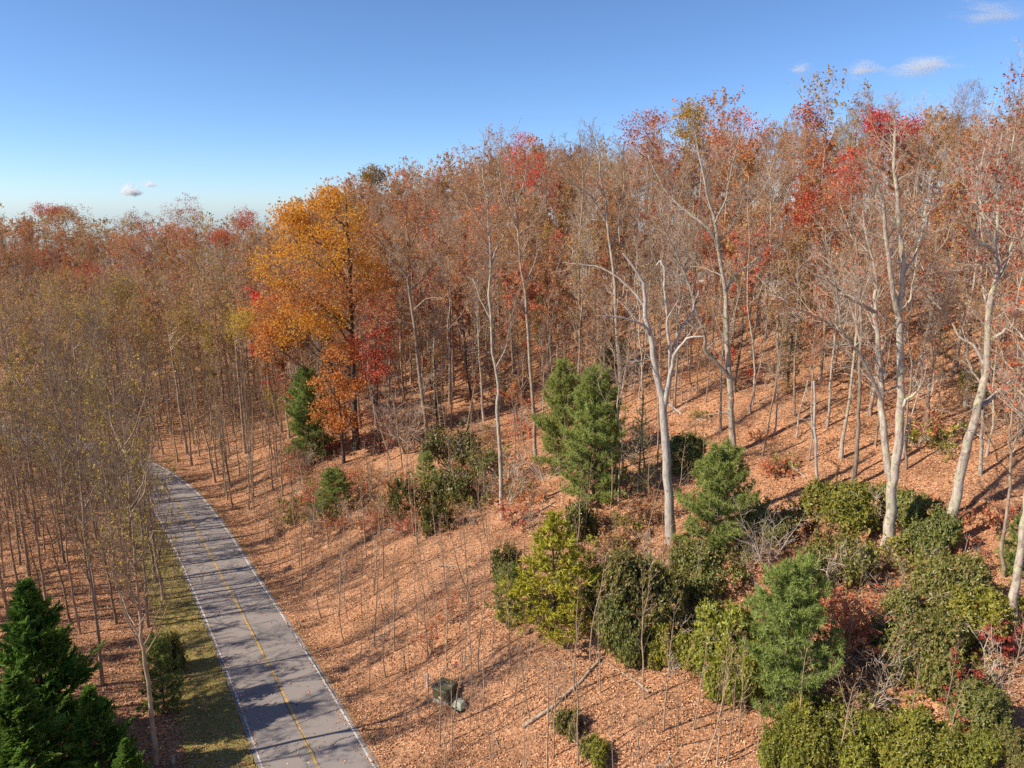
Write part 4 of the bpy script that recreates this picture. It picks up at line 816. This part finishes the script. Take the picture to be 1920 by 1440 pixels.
# ------------------------------------------------------------------ forest: prototypes
def P_(seed, ma, tw, lf_, **k): a, b = gen_tree(seed, **k); return Proto(a, b, M[ma], [M[tw], M[lf_]])
bare = [P_(101, 'bark', 'twig', 'leaf_tan', H=24, r0=.19, nl=16, limb=4.4, leaf_n=260, crown0=.5), P_(102, 'bark', 'twig', 'leaf_tan', H=26, r0=.22, nl=18, limb=5.0, leaf_n=600, frac=.4, fork=True), P_(103, 'bark_pale', 'twig', 'leaf_rust', H=22, r0=.17, nl=15, limb=4.0, leaf_n=800, leaf_size=.22, frac=.35, crown0=.5),
        P_(104, 'bark', 'twig', 'leaf_rust', H=25, r0=.2, nl=17, limb=4.6, leaf_n=1300, leaf_size=.22, frac=.35, shape='vase'), P_(105, 'bark_pale', 'twig_pale', 'leaf_tan', H=23, r0=.18, nl=14, limb=4.4, leaf_n=300, fork=True, shape='vase')]
bare += [P_(106, 'bark_pale', 'twig_pale', 'leaf_tan', H=25, r0=.2, nl=16, limb=5.2, ang=58, leaf_n=60, wig=.2), P_(107, 'bark', 'twig_pale', 'leaf_olive', H=24, r0=.19, nl=15, limb=4.2, leaf_n=900, leaf_size=.2, frac=.4, shape='vase')]
BAREH = ['slim bare grey tree', 'forked bare grey tree', 'pale bare tree with sparse russet leaves', 'grey tree with sparse russet leaves', 'pale forked bare tree', 'wide crowned pale bare tree', 'grey tree with few olive yellow leaves']
oaks = [P_(111, 'bark', 'twig', 'leaf_rust', H=22, r0=.2, nl=15, limb=4.8, leaf_n=6000, leaf_size=.26, frac=.55), P_(112, 'bark', 'twig', 'leaf_tan', H=23, r0=.2, nl=15, limb=4.6, leaf_n=4600, leaf_size=.26, frac=.5), P_(113, 'bark_dark', 'twig', 'leaf_salmon', H=21, r0=.19, nl=14, limb=4.6, leaf_n=4600, leaf_size=.26, frac=.5), P_(114, 'bark', 'twig', 'leaf_rust', H=24, r0=.21, nl=16, limb=5, leaf_n=3000, leaf_size=.25, frac=.4, fork=True)]
OAKH = ['oak in full russet leaf', 'oak in tan brown leaf', 'oak in salmon orange leaf', 'forked oak in thin russet leaf']
maples = [P_(121, 'bark', 'twig', 'leaf_red', H=20, r0=.2, nl=13, limb=4, leaf_n=3200, leaf_size=.22, frac=.5), P_(122, 'bark', 'twig', 'leaf_crimson', H=18, r0=.18, nl=12, limb=3.6, leaf_n=1600, leaf_size=.22, frac=.4)]
MAPH = ['maple in scarlet leaf', 'maple in thin crimson leaf']
pop = [P_(131, 'bark_young', 'twig_dark', 'leaf_olive', H=18, r0=.15, nl=14, limb=3.0, ang=34, up=.16, crown0=.36, leaf_n=650, leaf_size=.17, frac=.45, shape='cone', sub_len=1.7, step=.9, tw_step=.4, tw2=2, twr=.016, top_leaves=True), P_(132, 'bark_young', 'twig_dark', 'leaf_olive', H=16, r0=.12, nl=14, limb=2.8, ang=34, up=.16, crown0=.3, leaf_n=120, leaf_size=.15, frac=.5, shape='cone', sub_len=1.7, step=.9, tw_step=.4, tw2=2, twr=.016),
       P_(133, 'bark_young', 'twig_dark', 'leaf_tan', H=17, r0=.14, nl=14, limb=2.9, ang=36, up=.16, crown0=.35, leaf_n=120, leaf_size=.15, frac=.5, sub_len=1.7, step=.9, tw_step=.4, tw2=2, twr=.016), P_(134, 'bark_young', 'twig_dark', 'leaf_yellow', H=18, r0=.15, nl=14, limb=2.8, ang=32, up=.17, crown0=.4, leaf_n=700, leaf_size=.17, frac=.6, shape='cone', sub_len=1.6, step=.9, tw_step=.4, tw2=2, twr=.016, top_leaves=True)]
POPH = ['young poplar with olive top leaves', 'slim bare young poplar', 'young tree with few tan leaves', 'young poplar with yellow top leaves']
sap = [Proto(*gen_sapling(140 + k, [8, 7, 9.5, 6][k], [.062, .05, .07, .045][k], [0, 25, 40, 15][k]), M['bark_young'], [M['twig'], M['leaf_tan']]) for k in range(4)]
SAPH = ['bare whip sapling', 'thin sapling', 'taller thin sapling', 'short thin sapling']
und = [P_(161, 'bark_young', 'twig', 'leaf_tan', H=10, r0=.07, nl=14, limb=2.4, crown0=.25, leaf_n=500, leaf_size=.15, sub_len=1.5), P_(162, 'bark', 'twig', 'leaf_rust', H=12, r0=.085, nl=15, limb=2.8, crown0=.3, leaf_n=1500, leaf_size=.16, sub_len=1.6),
       P_(163, 'bark_young', 'twig', 'leaf_olive', H=9, r0=.065, nl=14, limb=2.3, crown0=.22, leaf_n=700, leaf_size=.15, sub_len=1.4)]
und += [P_(164, 'bark_pale', 'twig_pale', 'leaf_tan', H=14, r0=.085, nl=10, limb=1.8, crown0=.4, leaf_n=60, leaf_size=.15, sub_len=1.3, wig=.16), P_(165, 'bark_pale', 'twig', 'leaf_salmon', H=13, r0=.08, nl=11, limb=2.0, crown0=.4, leaf_n=500, leaf_size=.18, frac=.4, sub_len=1.4, wig=.16)]
UNDH = ['small understory tree with few tan leaves', 'small understory tree in russet leaf', 'small understory tree with olive leaves', 'slender pale pole tree', 'slender pole tree with orange leaves']
shr = [Proto(*gen_brush(170, 1.9, 7, .6, 1, 260, .13, .022), M['bark_young'], [M['twig'], M['leaf_tan']], 'stem', 'foliage'), Proto(*gen_brush(171, 1.5, 7, .7, 1, 420, .14, .02), M['bark_young'], [M['twig'], M['rhodo_lime']], 'stem', 'foliage'),
       Proto(*gen_brush(172, 2.2, 6, .5, 1, 30, .12, .022), M['bark_pale'], [M['twig_pale'], M['leaf_tan']], 'stem', 'foliage'), Proto(*gen_brush(173, 1.7, 6, .6, 1, 360, .14, .02), M['bark_young'], [M['twig'], M['leaf_salmon']], 'stem', 'foliage')]
SHRH = ['loose tan leaved shrub', 'loose yellow green shrub', 'bare pale twiggy shrub', 'loose orange leaved shrub']
def gen_stick(seed, L, r):
    rg = np.random.default_rng(seed); a, b = MB(), MB(); P = polyline((-L / 2, 0, .05), np.array((1, .1, .0)), L, 6, rg, .12, .003); P[:, 2] = np.abs(P[:, 2] - .05) * .5 + .05
    tube(a, P, np.linspace(r, .012, 7), 5, 0, True)
    for q in range(6):
        p, t_, _ = along(P, rg.uniform(.2, .95)); tube(b, polyline(p, t_ * .8 + np.array((0, rg.choice([-1, 1]) * .7, rg.uniform(0, .5))), rg.uniform(.3, 1.1), 3, rg, .15, -.02), [.018, .014, .01, .004], 4)
    return a, b
stk = [Proto(*gen_stick(190 + k, [2.6, 3.6, 2.0][k], [.04, .05, .03][k]), [M['bark_dead'], M['bark'], M['bark_young']][k], M['twig_pale' if k == 0 else 'twig'], 'bole', 'side_twigs') for k in range(3)]
STKH = ['pale fallen branch', 'long grey fallen branch', 'short brown fallen stick']
lod = []
for k, (lf_, n) in enumerate([('leaf_tan', 120), ('leaf_rust', 420), ('leaf_rust', 250), ('leaf_salmon', 380), ('leaf_olive', 200)]):
    lod.append(gen_tree(150 + k, H=22, r0=.22, nl=11, limb=4.4, leaf_n=n * 2, leaf_size=.36, frac=.8, step=1.1, sub_len=2.6, tw_step=.6, tw_len=1.3, tw2=3, sub_sides=3, twr=.018, sides=5) + (lf_,))

# ------------------------------------------------------------------ forest: placing
rng = np.random.default_rng(77); occ = []
for o_ in list(COL.objects):
    if o_.parent is None and o_.get('category') in ('tree', 'dead tree', 'pine', 'hemlock', 'cypress'): occ.append((o_.location.x, o_.location.y, 2.2))
occ.append((LAND['the orange oak'][0], LAND['the orange oak'][1] - 3, 5.5))
occ.append((float(LAND['the green utility box'][0]) + .3, float(LAND['the green utility box'][1]) - .4, 2.0))
cell = {}
def ckey(x, y): return (int(x // 6), int(y // 6))
for x, y, r in occ: cell.setdefault(ckey(x, y), []).append((x, y, r))
def free(x, y, r, small=False):
    kx, ky = ckey(x, y)
    for i in (-1, 0, 1):
        for j in (-1, 0, 1):
            for a, b, q in cell.get((kx + i, ky + j), ()):
                if (a - x) ** 2 + (b - y) ** 2 < (min(r, q) if small else max(r, q)) ** 2: return False
    return True
def claim(x, y, r): cell.setdefault(ckey(x, y), []).append((x, y, r))
FOREST = []                                          # kind, variant, x, y, z, depth, scale
def scatter(n, xr, yr, rad, test, pick, small=False):
    X = rng.uniform(*xr, n); Y = rng.uniform(*yr, n); Z = height(X, Y); D = road_dist(X, Y); Sl = (X - LP[0]) * LN[0] + (Y - LP[1]) * LN[1]; Tl = (X - LP[0]) * LD[0] + (Y - LP[1]) * LD[1]
    px, py, dep = to_px(np.stack([X, Y, Z], -1))
    for k in range(n):
        if dep[k] < 22 or px[k] < -750 or px[k] > 2080: continue
        if not test(X[k], Y[k], D[k], Sl[k], Tl[k], px[k], py[k]): continue
        if not free(X[k], Y[k], rad, small): continue
        claim(X[k], Y[k], rad); kind, v, s = pick(X[k], Y[k], px[k], py[k]); FOREST.append([kind, v, X[k], Y[k], Z[k], dep[k], s])
def t_hill(x, y, d, s, t, px, py):
    if px < -200: return False
    if s < 16 or d < 6 or s > 122: return False
    lim = np.interp(px, [300, 560, 700, 820, 900, 1300, 1500, 1950], [860, 840, 800, 790, 800, 790, 870, 900])
    return py < lim
def pick_hill(x, y, px, py):
    r = rng.random(); hs = np.interp(px, [800, 1250], [1.0, .84])
    if r < (.54 if px > 850 else .52): return 'bare', int(rng.integers(7)), rng.uniform(.82, 1.08) * hs
    if r < .93: return 'oak', int(rng.integers(4)), rng.uniform(.78, 1.06) * hs
    if r < .97: return 'maple', int(rng.integers(2)), rng.uniform(.75, 1.05)
    return 'pop', int(rng.integers(4)), rng.uniform(.9, 1.2)
scatter(14000, (-60, 190), (48, 240), 3.7, t_hill, pick_hill)
def t_young(x, y, d, s, t, px, py):                   # young poplars round the bend and below the road
    if abs(d) < ((7.2 if y < 58 else 5.2) if d < 0 else 5.0): return False
    if d < 0 and y < 60 and px < -30: return px > -560 and y < 58 and (x * 7.3 + y * 3.1) % 1 < .75
    if px < -260: return False
    if d > 0 and s < 24 and y < 78: return False
    if d < 0: return y < 130 and s < 0 and (py < 1180)
    return s < 26 and 78 < y < 130 and not (px > 545 and py > 640)
scatter(9000, (-130, 5), (24, 132), 2.3, t_young, lambda x, y, px, py: ('pop', int(rng.choice(4, p=[.2, .45, .22, .13])), rng.uniform(.6, 1.12)))
def t_far(x, y, d, s, t, px, py): return px > -200 and abs(d) > 6 and y > 118 and s < 40
scatter(4500, (-240, 20), (118, 285), 4.4, t_far, lambda x, y, px, py: (('oak', int(rng.choice(4, p=[.3, .35, .1, .25])), rng.uniform(.68, .92)) if rng.random() < .3 else ('bare', int(rng.integers(7)), rng.uniform(.7, .95)) if rng.random() < .8 else ('pop', int(rng.choice([0, 3])), rng.uniform(.9, 1.1))))
def t_under(x, y, d, s, t, px, py): return s > 18 and py < 900 and d > 6 and y < 120
scatter(980, (-50, 110), (50, 130), 1.3, t_hill, lambda x, y, px, py: ('und', int(rng.choice(5, p=[.14, .14, .08, .42, .22])), rng.uniform(.7, 1.25)), True)
scatter(900, (-40, 90), (50, 120), 2.0, t_under, lambda x, y, px, py: ('sap', int(rng.integers(4)), rng.uniform(.9, 1.6)))
def t_shr(x, y, d, s, t, px, py): return d > 7 and ((1080 < px < 1900 and 980 < py < 1430 and py < np.interp(px, [1080, 1250, 1400, 1480], [1180, 1260, 1330, 1440]) and rng.random() < .8) or (540 < px < 1000 and 780 < py < 1000) or (py < 900 and s > 20 and rng.random() < .3))
scatter(4600, (-40, 60), (30, 110), .85, t_shr, lambda x, y, px, py: ('shr', int(rng.choice(4, p=[.25, .25, .28, .22])), rng.uniform(.8, 1.9)))
for x, y in ((-33, 36), (-36, 42), (-40, 47), (-32, 27), (-43, 39), (-38, 33), (-46, 52), (-48, 45), (-35, 39)):
    FOREST.append(['bare', int(rng.integers(7)), x, y, hz(x, y), 30.0, rng.uniform(.75, .95)]); claim(x, y, 2)
scatter(700, (-12, 60), (32, 95), 3.0, lambda x, y, d, s, t, px, py: d > 6.5 and py > 560, lambda x, y, px, py: ('stk', int(rng.integers(3)), rng.uniform(.6, 1.5)), True)
sap_px = [(703, 1215), (742, 1285), (724, 1270), (772, 1262), (803, 1245), (806, 1160), (716, 1230), (690, 1200), (905, 1330), (900, 1260), (925, 1420), (1040, 1420), (1085, 1435), (948, 1180), (915, 1060), (994, 1350), (1005, 1260), (980, 1345), (1060, 1330), (1195, 1425), (1075, 1250), (1130, 1300), (1200, 1250), (1320, 1430), (1345, 1435), (1362, 1430), (1425, 1440), (1565, 1440), (1625, 1440), (1240, 1370), (1270, 1400), (1150, 1380),
          (560, 1050), (533, 1035), (515, 1020), (585, 1090), (610, 1110), (480, 950), (505, 980), (640, 1130), (655, 1165), (590, 1010), (620, 1030), (545, 985), (670, 1060), (700, 1090), (735, 1120), (760, 1180), (780, 1090), (860, 1190), (880, 1120), (840, 1240), (1540, 1270), (1590, 1280), (1700, 1380), (1770, 1420), (1880, 1330), (1640, 1300), (1900, 1270), (1020, 1200), (1100, 1180), (960, 1250), (1390, 1390), (880, 1400), (820, 1400), (760, 1350)]
for x, y in sap_px:
    p = hit(x + rng.normal() * 3, y); FOREST.append(['sap', int(rng.integers(4)), *p, p[1], rng.uniform(.55, .95) if y > 1000 else rng.uniform(.9, 1.3)]); claim(p[0], p[1], 1)

def t_sap(x, y, d, s, t, px, py): return 5 < d and s < 30 and py > 880 and (px < 1300 or py > 1150)
scatter(2600, (-40, 40), (30, 85), 1.5, t_sap, lambda x, y, px, py: ('sap', int(rng.integers(4)), rng.uniform(.5, 1.0)), True)
for x, y in ((-43.5, 77), (-46, 81), (-40.5, 72.5), (-49.5, 84.5), (-38, 69), (-54, 88), (-42.5, 74), (-47.5, 80), (-36, 66), (-51, 83)): FOREST.append(['pop', int(rng.integers(4)), x, y, hz(x, y), y, rng.uniform(.7, .95)])
# nearest 270 of each kind stand alone; the rest join the far wood
SPEC = {'bare': (bare, BAREH, 'bare_tree', 'bare trees of the wooded hillside'), 'oak': (oaks, OAKH, 'oak_tree', 'leaf bearing oaks of the wooded hillside'), 'maple': (maples, MAPH, 'maple_tree', 'red maples of the wooded hillside'), 'shr': (shr, SHRH, 'shrub', 'small loose shrubs on the bank'), 'stk': (stk, STKH, 'fallen_branch', 'fallen branches on the leaf litter'), 'und': (und, UNDH, 'understory_tree', 'small understory trees of the wooded hillside'), 'pop': (pop, POPH, 'young_poplar', 'young poplars along the road'), 'sap': (sap, SAPH, 'sapling', 'thin saplings on the leafy bank')}
LAND['the gravel track'] = hit(1400, 525); LAND['the road bend'] = np.array((-46, 88, hz(-46, 88))); LAND['the yellow skyline crown'] = hit(1300, 520); LAND['the far ridge crowns'] = hit(300, 530)
ORD = ['nearest', 'second', 'third', 'fourth', 'fifth', 'sixth', 'seventh', 'eighth', 'ninth', 'tenth', 'eleventh', 'twelfth', 'thirteenth', 'fourteenth', 'fifteenth', 'sixteenth', 'seventeenth', 'eighteenth', 'nineteenth', 'twentieth'] + [f'{n}' + ('th' if n % 100 in (11, 12, 13) else {1: 'st', 2: 'nd', 3: 'rd'}.get(n % 10, 'th')) for n in range(21, 200)]
far_items = []
for kind, (protos, heads, name, grp) in SPEC.items():
    L = sorted([f for f in FOREST if f[0] == kind], key=lambda f: f[5]); items = []
    for q, f in enumerate(L):
        if q >= 295: far_items.append(f) if kind not in ('stk', 'shr', 'sap') else None; continue
        b = np.array(f[2:5]); ln = min(LAND, key=lambda k: np.linalg.norm(LAND[k][:2] - b[:2])); dv = b - LAND[ln]; dist = float(np.linalg.norm(dv[:2]))
        if abs(dv[0]) > abs(dv[1]): rel = 'uphill beside' if (dv[0] > 0) else 'downhill beside'
        else: rel = 'behind' if dv[1] > 0 else 'in front of'
        items.append((ln, rel, f[1], dist, f))
    cnt = {}
    for ln, rel, v, dist, f in sorted(items, key=lambda i: i[3]):
        k = cnt[(ln, rel, v)] = cnt.get((ln, rel, v), -1) + 1
        lab = f'{heads[v]}, {ORD[min(k, 198)]} {"one" if k else "such"} {rel} {ln}'
        protos[v].put(name, (f[2], f[3], f[4]), lab, {'sap': 'sapling', 'shr': 'shrub', 'stk': 'branch'}.get(kind, 'tree'), grp, rng.random() * 6.283, f[6], tuple(rng.normal(size=2) * (.085 if kind == 'sap' else .035)))
# everything beyond, as one wood
wood = MB(); KM = {'bare': [0, 0, 2, 2, 0, 0, 4], 'oak': [1, 1, 3, 2], 'maple': [3, 3], 'pop': [4, 4, 0, 4], 'sap': [0] * 4, 'und': [0, 1, 4, 0, 3], 'shr': [0] * 4, 'stk': [0] * 3}
lod2 = [gen_tree(180 + k, H=22, r0=.22, nl=7, limb=4.4, leaf_n=int(n * .7), leaf_size=.6, frac=.8, step=2.4, sub_len=2.6, tw_step=1.1, tw_len=1.6, tw2=1, sub_sides=3, twr=.024, sides=4) + (0,) for k, n in enumerate((160, 420, 250, 380, 220))]
wood_m = [M['bark'], M['twig']] + [M[l[2]] for l in lod]
nf = 0
far_items.sort(key=lambda f: f[5])
for f in far_items:
    k = KM[f[0]][f[1]]; c, s_ = math.cos(nf * 1.7), math.sin(nf * 1.7); sc = f[6]; off = np.array(f[2:5]); nf += 1
    fn = lambda V: (V @ np.array(((c, s_, 0), (-s_, c, 0), (0, 0, 1)))) * sc + off
    tr, cr, _ = (lod if nf < 210 else lod2)[k]; wood.join(tr, fn); t2 = MB(); t2.V, t2.n = cr.V, cr.n; t2.F = cr.F; t2.M = {q: [np.where(m == 0, 1, 2 + k).astype(np.int32) for m in cr.M[q]] for q in (3, 4)}; wood.join(t2, fn)
if nf: tag(link('distant_woodland', wood.mesh('distant_woodland', wood_m)), 'autumn woodland of bare and russet trees covering the farther slopes', None, None, 'stuff')
print('forest', {k: sum(1 for f in FOREST if f[0] == k) for k in SPEC}, 'far', nf, len(far_items))

# ------------------------------------------------------------------ ground cover: fallen leaves, whips, grass
def ground_pts(n, ymax, seed, power=1.6):
    rg = np.random.default_rng(seed); Y = 27 + (ymax - 27) * rg.random(n) ** power; X = rg.uniform(-.82, .86, n) * (Y + 4); return X, Y, rg
X, Y, rg = ground_pts(470000, 118, 5); D = road_dist(X, Y)
keep = (D > 3.3) | (D < -6.0) | ((D < -3.2) & (rg.random(len(D)) < .35)) | (rg.random(len(D)) < .035) | ((np.abs(D) > 2.5) & (rg.random(len(D)) < .22)); keep &= ~((np.sin(X * .9 + 2 * np.sin(Y * .31)) * np.cos(Y * .8 + 1.5 * np.sin(X * .4)) > .62) & (rg.random(len(D)) < .75)); X, Y, D = X[keep], Y[keep], D[keep]
Z = np.where(np.abs(D) < 3.3, road_z(X, Y), height(X, Y)) + rg.uniform(.012, .07, len(X)) * np.where(np.abs(D) < 3.2, .3, 1)
mb = MB(); n = len(X); U = nrm(np.column_stack([rg.normal(size=(n, 2)), rg.normal(size=n) * .35])); Nn = nrm(np.column_stack([rg.normal(size=(n, 2)) * .45, np.ones(n)]))
leaves(mb, np.column_stack([X, Y, Z]), .112 * rg.uniform(.5, 1.5, n) * (.8 + Y / 130), rg, 0, .33, U, Nn, .2)
tag(link('leaf_litter', mb.mesh('leaf_litter', M['litter'])), 'carpet of fallen orange and tan leaves on the forest floor', None, None, 'stuff')
X, Y, rg = ground_pts(5200, 105, 6, 1.2); D = road_dist(X, Y); keep = (D > 6) | (D < -7); X, Y = X[keep], Y[keep]; n = len(X); A = np.column_stack([X, Y, height(X, Y) - .05])
h = rg.uniform(.4, 1.7, n); B = A + np.column_stack([rg.normal(size=(n, 2)) * .22, np.ones(n)]) * h[:, None]; mb = MB(); cones(mb, A, B, np.full(n, .011))
for q in range(3):
    f = rg.uniform(.3, .85, n)[:, None]; a = A + (B - A) * f; cones(mb, a, a + np.column_stack([rg.normal(size=(n, 2)) * .6, rg.uniform(.2, .9, n)]) * (h * .35)[:, None], np.full(n, .007))
k = rg.choice(n, 2600); leaves(mb, A[k] + (B - A)[k] * rg.uniform(.3, 1, (2600, 1)), .13 * rg.uniform(.6, 1.3, 2600), rg, 1)
tag(link('undergrowth', mb.mesh('undergrowth', [M['twig'], M['leaf_dead']])), 'low bare whips and stems growing through the fallen leaves', None, None, 'stuff')
rg = np.random.default_rng(9); n = 26000; k = rg.integers(12, 95, n); o_ = np.where(rg.random(n) < .95, -rg.uniform(3.15, 6.9, n), rg.uniform(3.15, 3.9, n))
o_ = np.where(o_ > 0, 3.12 + (o_ - 3.15) * .5, o_); XY = ROADF[k] + (ROADF[k + 1] - ROADF[k]) * rg.random((n, 1)) + RN[k] * o_[:, None]; mb = MB()
A = np.column_stack([XY, height(*XY.T) + .02]); needles(mb, A, np.tile((0, 0, 1.), (n, 1)), rg, 3, .16, .014, 0, .5)
tag(link('verge_grass', mb.mesh('verge_grass', M['grass'])), 'short olive grass growing along the road verges', None, None, 'stuff')

# ------------------------------------------------------------------ clouds
def cloud(label, x, y, w, h, dens, seed, stretch=1.0):
    rg = np.random.default_rng(seed); Y = 1900.0; c = at_Y(x, y, Y); m = Y / FPX / .95
    me = bpy.data.meshes.new('cloud'); import bmesh; bm = bmesh.new(); bmesh.ops.create_icosphere(bm, subdivisions=3, radius=1); bm.to_mesh(me); bm.free()
    mt, t, out = newmat('cloud_vapour'); co = coord(t)
    mp = N_(t, 'ShaderNodeMapping'); mp.inputs['Scale'].default_value = (1.3 * stretch, 1.3, 1.3); mp.inputs['Location'].default_value = (seed * 3.1, 0, 0); t.links.new(co, mp.inputs[0])
    f = noise(t, mp.outputs[0], 1.6, 6, .62); ln = N_(t, 'ShaderNodeVectorMath', operation='LENGTH'); t.links.new(co, ln.inputs[0])
    fall = math_(t, 'SUBTRACT', 1.0, ln.outputs['Value'], True); d = math_(t, 'MULTIPLY', math_(t, 'SUBTRACT', math_(t, 'ADD', f, math_(t, 'MULTIPLY', fall, .45)), .70, True), dens * 1.8)
    pv = N_(t, 'ShaderNodeVolumePrincipled'); pv.inputs['Color'].default_value = (1, 1, 1, 1); pv.inputs['Anisotropy'].default_value = .2; t.links.new(d, pv.inputs['Density']); t.links.new(pv.outputs[0], out.inputs['Volume'])
    me.materials.append(mt); o = link('cloud', me, None, tuple(c)); o.scale = (w / 2 * m, (w + h) / 4 * m, h / 2 * m); tag(o, label, 'cloud', 'small white clouds'); return o
cloud('small bright white puff of cloud above the far ridge', 245, 357, 56, 38, .5, 1)
cloud('tiny flat wisp beside the small bright puff', 280, 345, 46, 20, .3, 2)
cloud('longest feathery wisp of cloud high over the hill', 1728, 123, 190, 56, .06, 3, .6)
cloud('middle feathery wisp of cloud over the hill', 1612, 130, 110, 42, .09, 4, .6)
cloud('smallest faint wisp of cloud over the hill', 1502, 127, 60, 30, .10, 5, .6)
cloud('faint streak of cloud in the upper corner of the sky', 1850, 26, 200, 50, .035, 6, .5)
